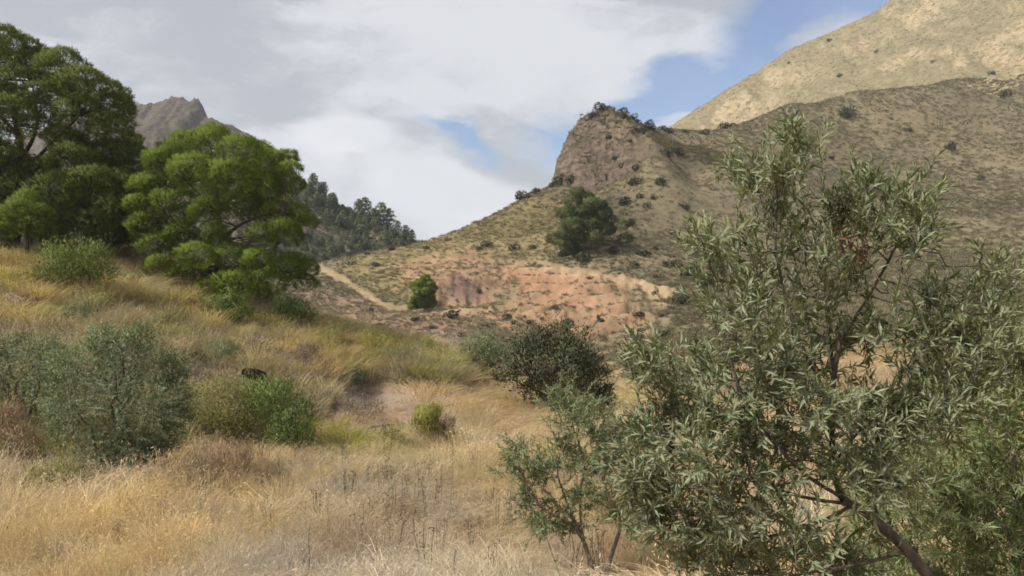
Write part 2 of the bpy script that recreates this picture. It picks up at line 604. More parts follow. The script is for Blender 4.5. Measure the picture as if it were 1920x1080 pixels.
CT = np.array(CTRL)
_cr = np.hypot(CT[:, 0], CT[:, 1])


def _uv(x, y):
    r = np.hypot(x, y)
    return np.stack([np.clip(np.arctan2(x, y), -1.25, 1.25) * 1.6, np.log(np.clip(r, 7.5, 300.0))], 1), r


def _ker(a, b):
    d2 = ((a[:, None, :] - b[None, :, :]) ** 2).sum(2)
    return 0.5 * d2 * np.log(d2 + 1e-12)


_cu, _ = _uv(CT[:, 0], CT[:, 1])
_n = len(CT)
_A = np.zeros((_n + 3, _n + 3))
_A[:_n, :_n] = _ker(_cu, _cu) + np.eye(_n) * 2e-5
_A[:_n, _n] = 1
_A[:_n, _n + 1:] = _cu
_A[_n:, :_n] = _A[:_n, _n:].T
_wt = np.linalg.solve(_A, np.concatenate([CT[:, 2] / _cr, np.zeros(3)]))


def base_height(x, y):
    x, y = np.asarray(x, float), np.asarray(y, float)
    out = np.empty(len(x))
    for s in range(0, len(x), 40000):
        u, r = _uv(x[s:s + 40000], y[s:s + 40000])
        e = _ker(u, _cu) @ _wt[:_n] + _wt[_n] + u @ _wt[_n + 1:]
        z = e * np.clip(r, 7.5, 300)
        out[s:s + 40000] = z
    r = np.hypot(x, y)
    near = sstep(r, 1.5, 8.0)
    out = -1.62 * (1 - near) + out * near
    th = np.abs(np.arctan2(x, y))
    side = sstep(th, math.radians(70), math.radians(115))
    out = out * (1 - side) + (-1.62 - 0.3 * sstep(r, 5, 60)) * side
    far = sstep(r, 280, 700)
    return out * (1 - far) + (-4.0) * far


def project(x, y, z):
    """photo pixel of a world point"""
    c, s = math.cos(PITCH), math.sin(PITCH)
    d = np.maximum(y * c + z * s, 1e-3)
    return 960 + FPX * x / d, 540 - FPX * (-y * s + z * c) / d


def poly_sd(px, py, poly):
    """signed distance in pixels to a closed outline, negative inside"""
    P = np.array(poly, float)
    d = np.full(len(px), 1e18)
    inside = np.zeros(len(px), bool)
    for i in range(len(P)):
        a, b = P[i], P[(i + 1) % len(P)]
        ex, ey = b - a
        t = np.clip(((px - a[0]) * ex + (py - a[1]) * ey) / (ex * ex + ey * ey + 1e-9), 0, 1)
        d = np.minimum(d, (px - a[0] - t * ex) ** 2 + (py - a[1] - t * ey) ** 2)
        cr = ((a[1] > py) != (b[1] > py)) & (px < (b[0] - a[0]) * (py - a[1]) / (b[1] - a[1] + 1e-12) + a[0])
        inside ^= cr
    d = np.sqrt(d)
    return np.where(inside, -d, d)


def line_d(px, py, pts):
    P = np.array(pts, float)
    d = np.full(len(px), 1e18)
    for a, b in zip(P[:-1], P[1:]):
        ex, ey = b - a
        t = np.clip(((px - a[0]) * ex + (py - a[1]) * ey) / (ex * ex + ey * ey), 0, 1)
        d = np.minimum(d, (px - a[0] - t * ex) ** 2 + (py - a[1] - t * ey) ** 2)
    return np.sqrt(d)


RED_POLY = [(740, 500), (800, 470), (850, 452), (900, 462), (950, 485), (1010, 482), (1060, 500), (1150, 512), (1200, 530), (1250, 560), (1230, 625), (1150, 650), (1000, 640), (930, 610),
            (860, 615), (760, 630), (690, 640), (640, 635), (610, 600), (660, 565), (745, 584), (790, 580), (800, 540), (760, 530)]
SALMON_POLY = [(940, 500), (985, 495), (1060, 512), (1150, 522), (1175, 560), (1160, 590), (1080, 580), (1000, 560), (960, 545)]
PURPLE_POLY = [(822, 528), (845, 512), (880, 516), (905, 525), (922, 545), (915, 566), (890, 577), (850, 575), (832, 560), (818, 540)]
CREAM_POLY = [(950, 485), (1010, 478), (1100, 502), (1200, 520), (1260, 545), (1240, 570), (1180, 540), (1100, 525), (1000, 505), (960, 500)]
TRACK = [(596, 500), (640, 522), (680, 548), (712, 570), (745, 578), (850, 581), (920, 583)]
SAND_POLY = [(1130, 680), (1160, 690), (1230, 722), (1300, 745), (1250, 775), (1180, 790), (1150, 740)]
LILAC_POLY = [(575, 732), (640, 722), (760, 735), (770, 762), (680, 775), (590, 762)]
DIRT_POLY = [(600, 770), (760, 765), (790, 800), (700, 830), (610, 815)]


def masks(x, y, z):
    px, py = project(x, y, z)
    r = np.hypot(x, y)
    front = (y > 1.0)
    w = fbm(x, y, 4.0, 4, 0.6, 2.0) * 26 + fbm(x, y, 14.0, 3, .5, 9.0) * 16
    far = front & (r > 62) & (r < 150)
    g = {}

    def m(poly, soft, cond, warp=1.0):
        return np.where(cond, sstep(-(poly_sd(px, py, poly) + w * warp), -soft, soft), 0.0)
    g['red'] = m(RED_POLY, 14, far)
    g['salmon'] = m(SALMON_POLY, 20, far)
    g['purple'] = m(PURPLE_POLY, 16, far, .8)
    g['cream'] = m(CREAM_POLY, 8, far, .7)
    g['track'] = np.where(far | (front & (r < 160) & (r > 62)), sstep(-(line_d(px, py, TRACK) + w * .12), -9, -3), 0.0)
    near = front & (r > 20) & (r < 62)
    g['sand'] = m(SAND_POLY, 12, near)
    g['lilac'] = m(LILAC_POLY, 22, near)
    g['dirt'] = m(DIRT_POLY, 14, near)
    g['px'], g['py'], g['r'] = px, py, r
    return g


def height(x, y, detail=True):
    x, y = np.asarray(x, float), np.asarray(y, float)
    z = base_height(x, y)
    r = np.hypot(x, y)
    z = z + fbm(x, y, 2.6, 3, .5, 3.0) * 0.10 * sstep(r, 4, 12)
    f = sstep(r, 60, 90)
    if detail:
        z = z + f * (fbm(x, y, 16, 5, .52, 21.0) * 1.1 * sstep(r, 90, 170) + fbm(x, y, 5.0, 4, .55, 5.0) * 0.45)
        # soft erosion gullies on the far slopes
        sel = np.where((r > 60) & (r < 150) & (y > 0))[0]
        if len(sel):
            k = masks(x[sel], y[sel], z[sel])
            bare = np.clip(k['red'] * .5 + k['cream'] * .6 + k['purple'] * .8, 0, 1) * (1 - k['track'])
            gul = fbm(x[sel], y[sel] * 0.18, 1.9, 3, .6, 31.0, ridged=True)
            z[sel] = z[sel] + bare * (gul - .3) * (0.8 + .9 * k['purple'])
            # the scar is hollowed into the slope
            z[sel] = z[sel] - 1.6 * sstep(-poly_sd(k['px'], k['py'], [(815, 525), (940, 525), (950, 560), (900, 574), (830, 574)]), -8, 22)
            # low cut steps in the red ground
            st = sstep(np.abs(np.mod(k['py'] + fbm(x[sel], y[sel], 9, 3, .5, 6.) * 14, 34) - 17), 0, 6)
            zq = z[sel] / 1.5 + fbm(x[sel], y[sel], 10, 3, .5, 16.) * .8
            ter = (np.floor(zq) + sstep(zq - np.floor(zq), .25, .75) - zq) * 1.5
            z[sel] = z[sel] + ter * k['red'] * (1 - k['purple']) * (.35 + .65 * sstep(k['px'], 940, 1020))
            for ln in ([(985, 600), (1060, 596), (1120, 604), (1250, 606)], [(960, 640), (1060, 634), (1130, 641), (1215, 646)], [(930, 572), (1010, 583), (1090, 574), (1185, 578)], [(1020, 618), (1090, 622), (1160, 617)]):
                wob = fbm(x[sel], y[sel], 3.0, 3, .55, 19.) * 7
                dl = line_d(k['px'], k['py'] + wob, ln)
                z[sel] = z[sel] - 1.7 * (1 - sstep(dl, 3, 9)) * sstep(k['r'], 70, 76)
            led = sstep(k['px'], 960, 1060) * sstep(k['py'], 575, 595)
            z[sel] = z[sel] - k['red'] * (1 - k['purple']) * (1 - st) * (0.45 + .9 * led)
    return z


def ground_at(x, y):
    return float(height(np.array([x]), np.array([y]))[0])


def spot(px, D):
    """the point on the ground straight below/at photo column px at distance D"""
    x = (px - 960) / FPX * D
    z = ground_at(x, D)
    # second pass: the column's ray depends a little on the height
    x = (px - 960) / FPX * (D * math.cos(PITCH) + z * math.sin(PITCH))
    return Vector((x, D, ground_at(x, D)))


STRAW = np.array([0.36, 0.255, 0.125])
SOIL = np.array([0.30, 0.205, 0.115])
BROWN = np.array([0.168, 0.142, 0.090])
OCHRE = np.array([0.208, 0.172, 0.104])


def soil_colour(x, y, z):
    g = masks(x, y, z)
    r = g['r']
    n = fbm(x, y, 11, 4, .55, 40.0)[:, None]
    far = sstep(r, 55, 75)[:, None]
    c = SOIL * (1 - far) + (BROWN + (OCHRE - BROWN) * np.clip(.5 + n, 0, 1)) * far
    px, py = g['px'], g['py']
    # darker brown soil under the tall grass of the bank
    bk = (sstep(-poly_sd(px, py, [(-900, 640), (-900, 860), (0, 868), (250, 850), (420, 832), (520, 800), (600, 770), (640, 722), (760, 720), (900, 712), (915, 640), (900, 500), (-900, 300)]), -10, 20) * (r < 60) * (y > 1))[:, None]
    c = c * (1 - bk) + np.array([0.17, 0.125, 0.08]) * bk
    # the spur under the crag and the slope above the scar are more golden, the gully side pinkish grey
    gold = (far[:, 0] * sstep(-(poly_sd(px, py, [(700, 470), (900, 420), (1000, 370), (1060, 380), (1040, 470), (880, 480), (740, 560), (640, 510)]) + n[:, 0] * 20), -25, 10))[:, None]
    c = c * (1 - gold * .8) + np.array([0.225, 0.178, 0.085]) * gold * .8
    pink = (far[:, 0] * sstep(-poly_sd(px, py, [(560, 545), (650, 560), (740, 588), (900, 612), (960, 660), (560, 670)]), -25, 15) * (r < 125))[:, None]
    c = c * (1 - pink * .85) + np.array([0.225, 0.152, 0.122]) * pink * .85
    for key, colr, amt in (('red', (0.305, 0.192, 0.118), .92), ('salmon', (0.34, 0.195, 0.118), .88), ('cream', (0.36, 0.262, 0.16), .75),
                           ('purple', (0.170, 0.108, 0.095), .9), ('track', (0.30, 0.225, 0.13), .9), ('sand', (0.34, 0.26, 0.15), .85),
                           ('lilac', (0.24, 0.195, 0.18), .8), ('dirt', (0.23, 0.155, 0.11), .7)):
        f = (g[key] * amt)[:, None]
        if key in ('red', 'salmon'):                          # broken by patches of ochre soil and thin grass
            f = f * np.clip(.78 + 1.2 * fbm(x, y * .6, 5.5, 4, .6, 91.)[:, None], .12, 1)
        if key in ('red', 'salmon', 'cream', 'purple'):      # washed streaks down the face
            st = fbm(x, y * .25, .9, 3, .6, 61.)[:, None] * (.5 if key == 'purple' else 1)
            f = np.clip(f * (1 + st * .32), 0, 1)
        c = c * (1 - f) + np.array(colr) * f
    bare = np.clip(np.maximum.reduce([pink[:, 0] * .5, g['red'] * .62, g['salmon'] * .8, g['cream'], g['purple'], g['track'], g['sand']]), 0, 1)
    return c, bare, g


M_EARTH = earth_mat('dry_earth', spk_scale=0.9)
th_in = np.linspace(math.radians(-41), math.radians(41), 640)
th_out = np.radians(np.concatenate([np.linspace(44, 177, 40)]))
TH = np.concatenate([-th_out[::-1], th_in, th_out])
R_NEAR = np.geomspace(0.6, 60.0, 190)
R_FAR = np.concatenate([np.geomspace(60.0, 262, 400), np.geomspace(266, 6000, 26)])


def polar_sheet(name, R, mat):
    T2, R2 = np.meshgrid(TH, R)
    x, y = (R2 * np.sin(T2)).ravel(), (R2 * np.cos(T2)).ravel()
    z = height(x, y)
    nT, nR = len(TH), len(R)
    i = np.arange(nR - 1)[:, None] * nT
    j = np.arange(nT)
    j2 = (j + 1) % nT
    f = np.stack([i + j, i + j2, i + nT + j2, i + nT + j], -1).reshape(-1, 4)[:, ::-1]
    soil, bare, g = soil_colour(x, y, z)
    V = np.stack([x, y, z], 1)
    faces = [f]
    if R[0] < 1:
        V = np.concatenate([V, [[0, 0, -1.62]]])
        soil = np.concatenate([soil, soil[-1:]])
        bare = np.concatenate([bare, [0]])
        faces.append(np.stack([j, j2, np.full(nT, len(V) - 1)], -1)[:, ::-1])
    scrub = (1 - bare) * (1.0 if R[0] > 30 else 0.35)
    me = mesh_np(name, V, faces, {'soil': soil, 'scrub': scrub, 'rock': np.zeros(len(V))}, smooth=True)
    return link(name, me, mat, kind='structure')


polar_sheet('ground', R_NEAR, M_EARTH)
polar_sheet('hillside', R_FAR, M_EARTH)


def ridge_sheet(name, prof, D, front, back, mat, xr, yr, step, soil, rough, seed, rock_fn=None, twist=0.0, power=1.0):
    """a hill whose crest runs across the valley at distance D: crest line from points of its skyline, flanks falling off both ways"""
    pts = np.array([at(px, py, D) for px, py in prof])
    xs = np.arange(xr[0], xr[1], step)
    ys = np.arange(yr[0], yr[1], step * 1.2)
    X, Y = np.meshgrid(xs, ys)
    x, y = X.ravel(), Y.ravel()
    crest = np.interp(x, pts[:, 0], pts[:, 2])
    cy = D + twist * (x - pts[0, 0])
    d = y - cy
    z = crest - np.where(d < 0, front * np.abs(d) ** power, back * d)
    n = fbm(x, y, rough[0], 6, .55, seed) * rough[1]
    rid = fbm(x, y, rough[0] * .5, 4, .5, seed + 5, ridged=True) * rough[1] * .35
    rid = rid + fbm(x + fbm(x, y, 40, 2, .5, seed) * 12, y * .22, rough[0] * .42, 4, .55, seed + 9, ridged=True) * rough[1] * .42
    z = z + (n + rid) * np.clip(np.abs(d) / (rough[0] * .3) + .32, 0, 1)
    nx, ny = len(xs), len(ys)
    i = np.arange(ny - 1)[:, None] * nx
    j = np.arange(nx - 1)
    f = np.stack([i + j, i + j + 1, i + nx + j + 1, i + nx + j], -1).reshape(-1, 4)
    Zg = z.reshape(ny, nx)
    gy, gx = np.gradient(Zg, step * 1.2, step)
    slope = np.hypot(gx, gy).ravel()
    c, rock = soil(x, y, z, slope)
    me = mesh_np(name, np.stack([x, y, z], 1), f, {'soil': c, 'scrub': np.ones(len(x)), 'rock': rock}, smooth=True)
    o = link(name, me, mat, kind='structure')

    def H(qx, qy):
        fx = np.clip((np.asarray(qx) - xs[0]) / step, 0, nx - 1.001)
        fy = np.clip((np.asarray(qy) - ys[0]) / (step * 1.2), 0, ny - 1.001)
        ix, iy = fx.astype(int), fy.astype(int)
        tx, ty = fx - ix, fy - iy
        return (Zg[iy, ix] * (1 - tx) * (1 - ty) + Zg[iy, ix + 1] * tx * (1 - ty) + Zg[iy + 1, ix] * (1 - tx) * ty + Zg[iy + 1, ix + 1] * tx * ty)
    return o, H


# the hill at the back on the right, out in the sun
def soil_sun(x, y, z, s):
    n = fbm(x, y, 30, 4, .5, 3.3)[:, None]
    c = np.array([0.166, 0.141, 0.086]) + n * np.array([.035, .027, .014])
    top = np.clip(sstep(z + fbm(x, y, 18, 4, .55, 4.) * 30, 168, 190) * .75, 0, 1)[:, None]
    c = c * (1 - top) + np.array([0.185, 0.155, 0.115]) * top
    rock = sstep(s + fbm(x, y, 9, 4, .6, 8.) * .5, .95, 1.35) * .7
    return c, rock


M_SUN = earth_mat('dry_grass_hill', rock=(0.25, 0.20, 0.14), rockb=(0.36, 0.28, 0.18), spk=(0.13, 0.105, 0.052), spk_amt=0.5, spk_scale=0.42, bump_d=0.8)
_, H_SUN = ridge_sheet('sunlit_hill', [(1000, 800), (1150, 330), (1180, 290), (1260, 238), (1330, 190), (1400, 145), (1480, 95), (1560, 62), (1640, 22), (1690, -18), (1760, -60), (1850, -95), (1950, -120), (2150, -60), (2500, 120), (2900, 330)],
                       400, 0.62, 0.55, M_SUN, (-30, 460), (240, 520), 1.9, soil_sun, (55, 9.0), 12.0)


# the wooded hill on the left
def soil_wood(x, y, z, s):
    n = fbm(x, y, 14, 4, .5, 5.3)[:, None]
    c = np.array([0.125, 0.122, 0.072]) + n * np.array([.04, .03, .02])
    rock = sstep(s + fbm(x, y, 8, 4, .6, 9.) * .6, .62, 1.0)
    return c, rock


M_WOOD = earth_mat('wooded_slope', rock=(0.20, 0.155, 0.125), rockb=(0.30, 0.23, 0.18), spk=(0.06, 0.07, 0.035), spk_amt=.8, spk_scale=.5, bump_d=.5)
_, H_WOOD = ridge_sheet('wooded_hill', [(-300, 330), (100, 300), (400, 300), (520, 318), (560, 340), (600, 362), (640, 388), (690, 410), (740, 434), (790, 455), (840, 490), (900, 700)],
                        245, 0.5, 0.5, M_WOOD, (-200, 5), (165, 320), 1.3, soil_wood, (22, 4.0), 41.0)


# the bare rocky peak far left
def soil_peak(x, y, z, s):
    n = fbm(x, y, 20, 4, .5, 7.3)[:, None]
    c = np.array([0.128, 0.112, 0.080]) + n * np.array([.05, .04, .02])
    rock = sstep(s + fbm(x, y, 12, 5, .6, 2.) * .7 + (z - 98) * .03, .55, 1.0)
    return c, rock


M_PEAK = earth_mat('peak_rock', rock=(0.075, 0.064, 0.060), rockb=(0.165, 0.138, 0.118), spk=(0.11, 0.10, 0.06), spk_amt=.6, spk_scale=.3, bump_d=1.2)
ridge_sheet('rocky_peak', [(-300, 330), (0, 270), (180, 224), (245, 207), (275, 198), (305, 190), (322, 183), (340, 184), (352, 190), (368, 200), (378, 209), (384, 226), (398, 229), (418, 231), (440, 238), (480, 258), (540, 300), (560, 380), (600, 480), (640, 800)],
            420, 0.75, 0.7, M_PEAK, (-380, -80), (330, 450), 1.0, soil_peak, (11, 6.0), 77.0)


# the crag on the end of the spur: a finer mesh with broken faces
def build_crag():
    D = 184.0
    prof = [(1012, 372), (1030, 352), (1038, 335), (1046, 310), (1058, 282), (1070, 259), (1080, 247), (1095, 233), (1115, 222), (1140, 219), (1165, 221), (1190, 231), (1215, 242), (1250, 247), (1330, 262), (1420, 330)]
    pts = np.array([at(px, py, D) for px, py in prof])
    xs = np.arange(5.0, 52.0, 0.20)
    ys = np.arange(146.0, 200.0, 0.24)
    X, Y = np.meshgrid(xs, ys)
    x, y = X.ravel(), Y.ravel()
    # buttresses: the crest line wanders in plan
    cy = D - 3.0 + fbm(x, y * .15, 7, 3, .5, 60.) * 2.5
    crest = np.interp(x + fbm(x, y, 3.5, 3, .5, 8.) * .7, pts[:, 0], pts[:, 2])
    d = cy - y
    z = crest - np.where(d > 0, np.minimum(d * 0.45, 2.2) + np.maximum(d - 4.5, 0) * (1.25 - .80 * sstep(x, 14, 26)), -d * .55)
    # broken rock: ledges and cracks
    led = fbm(x + z * .35, y - z * .2, 6.0, 5, .6, 14., z=z, ridged=True)
    z = z + led * 1.9 + fbm(x, y, 2.2, 4, .6, 18., z=z) * .8 + fbm(x, y, 9.0, 3, .6, 28., ridged=True) * 1.3
    ck = np.abs(fbm(x * 1.0 + z * .5, y * .5 + z * .3, 5.5, 3, .55, 33., z=z))
    z = z - (1 - sstep(ck, 0, .10)) * 1.5 * (1 - .7 * sstep(x, 20, 30))
    bl = np.abs(fbm(x + z * .4, y - z * .3, 2.4, 3, .6, 43., z=z))
    z = z - (1 - sstep(bl, 0, .13)) * .6
    q = z * .55 + x * .22
    z = z + (np.floor(q) + sstep(q - np.floor(q), .35, .9) - q) * 0.75
    nx, ny = len(xs), len(ys)
    base = height(x, y)
    z = np.minimum(z, base - .4 + 34 * (1 - sstep(d + fbm(x, y, 5, 3, .5, 77.) * 4, 8, 31)))
    right = sstep(x, 25, 33)
    z = np.where(z > base - 3, z, base - 3)
    z = z * (1 - right) + np.minimum(z, base + .25) * right
    i = np.arange(ny - 1)[:, None] * nx
    j = np.arange(nx - 1)
    f = np.stack([i + j, i + j + 1, i + nx + j + 1, i + nx + j], -1).reshape(-1, 4)
    keep = (z - base)[f].max(1) > -1.5
    f = f[keep]
    gy, gx = np.gradient(z.reshape(ny, nx), .24, .20)
    s = np.hypot(gx, gy).ravel()
    rock = sstep(s + fbm(x, y, 3, 3, .6, 2.) * .5, .55, 1.0) * (1 - .85 * sstep(x + fbm(x, y, 6, 3, .5, 12.) * 5, 20, 28))
    c = np.array([0.172, 0.138, 0.085]) + fbm(x, y, 6, 4, .5, 50.)[:, None] * np.array([.06, .045, .025])
    used = np.unique(f)
    remap = np.full(len(x), -1)
    remap[used] = np.arange(len(used))
    V = np.stack([x, y, z], 1)[used]
    me = mesh_np('crag', V, remap[f], {'soil': c[used], 'scrub': np.ones(len(used)) * .9, 'rock': rock[used]}, smooth=True)
    Zg = z.reshape(ny, nx)

    def H(qx, qy):
        ix = np.clip(((np.asarray(qx) - xs[0]) / .20).astype(int), 0, nx - 1)
        iy = np.clip(((np.asarray(qy) - ys[0]) / .24).astype(int), 0, ny - 1)
        return Zg[iy, ix]
    m = earth_mat('crag_rock', rock=(0.092, 0.072, 0.060), rockb=(0.235, 0.178, 0.136), spk=(0.075, 0.07, 0.042), spk_amt=.85, spk_scale=.55, bump_d=.5)
    o = link('crag', me, m, kind='structure')
    return o, H


_, H_CRAG = build_crag()


# unseen cloud added overhead, outlined to shade the valley while the hill behind stays lit
def build_shade_cloud():
    xs, ys = np.linspace(-1, 1, 70), np.linspace(-1, 1, 60)
    outline = [(-1050, 420), (-700, 340), (-480, 330), (-360, 150), (-330, 78), (-215, 84), (-120, 108), (20, 118), (160, 60), (240, -150), (200, -420), (-200, -560), (-700, -560), (-1100, -300), (-1200, 100)]
    P = spline(outline + outline[:1], 90)
    cx, cy = -430.0, -80.0
    ring = []
    rng = np.random.default_rng(3)
    levels = [(0.0, -8), (.45, -10), (.8, -6), (.95, 0), (1.0, 14), (.97, 34), (.85, 55), (.5, 75), (0.0, 82)]
    V = []
    for s, h in levels:
        for p in P[:-1]:
            e = 1 + rng.normal() * .004
            V.append((cx + (p[0] - cx) * s * e, cy + (p[1] - cy) * s * e, 600 + h + rng.normal() * 3))
    n = len(P) - 1
    f = []
    for a in range(len(levels) - 1):
        for b in range(n):
            c = (b + 1) % n
            f.append((a * n + b, a * n + c, (a + 1) * n + c, (a + 1) * n + b))
    me = mesh_np('cloud', np.array(V), np.array(f), smooth=True)
    m = bpy.data.materials.new('shade_cloud_vapour')
    m.use_nodes = True
    k = NT(m.node_tree)
    tr = k.n('ShaderNodeBsdfTransparent', ins={'Color': (1, 1, 1)})
    tl = k.n('ShaderNodeBsdfTranslucent', ins={'Color': (.9, .9, .92)})
    mx = k.n('ShaderNodeMixShader', ins={0: 0.76})
    k.set(mx.inputs[1], tl.outputs[0])
    k.set(mx.inputs[2], tr.outputs[0])
    k.set(k.n('ShaderNodeOutputMaterial').inputs[0], mx.outputs[0])
    link('cloud', me, m, kind='structure')  # out-of-view shade caster, added to weaken the sun over the valley


build_shade_cloud()

# ------------------------------------------------------------------ scattered small plants (uncountable)
def tuft_mesh(name, n, R, L, Wd, lean, bend, seed_heads=0.0):
    g = Geo()
    a = RNG.uniform(0, 6.283, n)
    rr = R * np.sqrt(RNG.uniform(0, 1, n))
    P = np.stack([rr * np.cos(a), rr * np.sin(a), np.full(n, -0.04)], 1)
    d = np.stack([np.cos(a) * lean, np.sin(a) * lean, np.ones(n)], 1) + RNG.normal(0, .16 + lean * .25, (n, 3)) * np.array([1, 1, .3])
    Ls = L * RNG.uniform(.55, 1.1, n)
    t = RNG.uniform(0, 1, n)
    g.blades(P, d, Ls, Wd, bend * RNG.uniform(.3, 1.3, n), t)
    k = int(n * seed_heads)
    if k:
        tip = P[:k] + unit(d[:k]) * Ls[:k, None] * .9
        for q in range(3):
            g.flakes(tip - unit(d[:k]) * (.05 * q), unit(d[:k]) + RNG.normal(0, .5, (k, 3)), RNG.normal(size=(k, 3)), .05, .014, np.clip(t[:k] + .2, 0, 1))
    return g.mesh(name)


def scrub_mesh(name, n, R, Hh, L, Wd):
    """low rounded shrub: slivers on a dome"""
    g = Geo()
    d = RNG.normal(size=(n, 3))
    d[:, 2] = np.abs(d[:, 2]) + .1
    d = unit(d)
    P = d * np.array([R, R, Hh]) * RNG.uniform(.35, .9, (n, 1))
    g.blades(P, d + np.array([0, 0, .5]) + RNG.normal(0, .4, (n, 3)), L * RNG.uniform(.6, 1.2, n), Wd, .4, RNG.uniform(0, 1, n))
    return g.mesh(name)


M_TINT = tint_mat('dry_grass_blades', 0.42, .17)
M_TINT2 = tint_mat('scrub_leaves', 0.25)


def pick_tint(cols, w, n, jitter=.12):
    cols = np.array(cols)
    i = RNG.choice(len(cols), n, p=np.array(w) / np.sum(w))
    j = RNG.choice(len(cols), n, p=np.array(w) / np.sum(w))
    c = cols[i] * .7 + cols[j] * .3
    return c * (1 + RNG.normal(0, jitter, (n, 1)))


def bank_sd(x, y, z):
    """photo-plan outline of the bank (tall grass) against the mown-looking field"""
    px, py = project(x, y, z)
    return poly_sd(px, py, [(-900, 640), (-900, 860), (0, 868), (250, 850), (420, 832), (520, 800), (600, 770), (640, 722), (760, 720), (900, 712), (915, 640), (900, 500), (-900, 300)]), px, py


def lodged_mesh(name, n, R, L, Wd):
    """grass laid over to one side"""
    g = Geo()
    P = np.stack([RNG.normal(0, R, n), RNG.normal(0, R, n), np.full(n, -.03)], 1)
    d = np.stack([RNG.uniform(.5, 1.8, n), RNG.normal(0, .35, n), RNG.uniform(.5, 1.0, n)], 1)
    g.blades(P, d, L * RNG.uniform(.6, 1.15, n), Wd, RNG.uniform(.3, .9, n), RNG.uniform(0, 1, n))
    return g.mesh(name)


protos = [tuft_mesh('dry_grass', 46, .16, .50, .0075, .25, .5, .12), tuft_mesh('dry_grass', 40, .18, .62, .007, .35, .8, .15),
          tuft_mesh('dry_grass', 46, .22, .36, .008, .55, .9), tuft_mesh('dry_grass', 26, .14, .80, .0062, .2, .45, .3),
          tuft_mesh('dry_grass', 44, .22, .40, .008, .8, 1.0, .1), lodged_mesh('dry_grass', 48, .16, .62, .0085), lodged_mesh('dry_grass', 40, .2, .80, .008)]
for p_ in protos:
    p_.materials.append(M_TINT)

# dry oats and straw over the near field: lodged pale swathes, upright stands, thin places
n = 28000
th = RNG.uniform(-.85, .85, n)
r = 5.0 * (48 / 5.0) ** RNG.uniform(0, 1, n) ** 0.8
x, y = r * np.sin(th), r * np.cos(th)
z = height(x, y)
sd, px, py = bank_sd(x, y, z)
g_ = masks(x, y, z)
stand = fbm(x, y, 1.5, 3, .55, 171.)
patch = fbm(x, y, 2.6, 3, .5, 71.)
patch2 = fbm(x, y, 4.2, 3, .55, 81.)
swath = fbm(x, y * .6, 1.9, 3, .5, 121.)
keep = (y > 3.5) & (g_['sand'] < .35) & (RNG.uniform(0, 1, n) > g_['dirt'] * .75) & (RNG.uniform(0, 1, n) > g_['lilac'] * .3) & (RNG.uniform(0, 1, n) < .85 + stand * 1.1)
tint = pick_tint([(.60, .485, .27), (.50, .40, .21), (.65, .515, .31), (.46, .36, .245), (.54, .395, .22)], [4, 3, 3, 2, 2], n, .17)
tint *= (1 + .45 * stand[:, None])
lil = np.clip(sstep(patch, .08, .30) * .6 + g_['lilac'] * .9 + sstep(-poly_sd(px, py, [(500, 960), (640, 900), (820, 900), (960, 980), (1200, 1060), (1200, 1200), (500, 1200)]), -40, 60) * .6, 0, .85)[:, None]
tint = tint * (1 - lil) + np.array([.47, .42, .36]) * (1 + RNG.normal(0, .13, (n, 1)) + .3 * stand[:, None]) * lil
org = np.clip(sstep(patch2, .08, .3) * .6 + sstep(-poly_sd(px, py, [(820, 740), (960, 730), (1040, 800), (1060, 880), (860, 830)]), -20, 30) * .7, 0, 1)[:, None] * (1 - lil)
tint = tint * (1 - org) + np.array([.58, .44, .205]) * (1 + RNG.normal(0, .14, (n, 1)) + .35 * stand[:, None]) * org
gy = (sstep(-poly_sd(px, py, [(660, 800), (780, 800), (860, 850), (740, 900), (600, 870)]), -20, 30) * .7 + sstep(patch2, -.2, -.45) * .4)[:, None]
tint = tint * (1 - gy) + np.array([.50, .44, .225]) * (1 + RNG.normal(0, .14, (n, 1))) * gy
lod = swath > .10
pale = (sstep(swath, .10, .3) * .6)[:, None]
tint = tint * (1 - pale) + np.array([.66, .535, .345]) * (1 + RNG.normal(0, .10, (n, 1))) * pale
brn = (sstep(swath, -.22, -.42) * .55)[:, None]
tint = tint * (1 - brn) + np.array([.34, .24, .15]) * (1 + RNG.normal(0, .14, (n, 1))) * brn
tint = np.clip(tint, .03, .85)
sc = RNG.uniform(.55, 1.2, n) * (1 + .45 * patch + .5 * stand) * (1 - .35 * g_['lilac'] - .3 * g_['dirt'])
sc = np.clip(sc, .3, 1.7) * (.62 + .38 * sstep(r, 9.5, 13)) * (1 + .5 * sstep(r, 18, 45))
foot = np.hypot(x - 1.0, (y - 9.0) * .8)
sc *= .35 + .65 * sstep(foot, .5, 1.3)
idx = np.where(lod & (RNG.uniform(0, 1, n) < .75), RNG.integers(5, 7, n), RNG.integers(0, 5, n))
rz = fbm(x, y, 6.0, 2, .5, 131.) * 5 + RNG.normal(0, .45, n)
rz = np.where(idx >= 5, rz, RNG.uniform(0, 6.28, n))
scatter('dry_grass', np.stack([x, y, z], 1)[keep], sc[keep], tint[keep], idx[keep], protos, rotz=rz[keep])

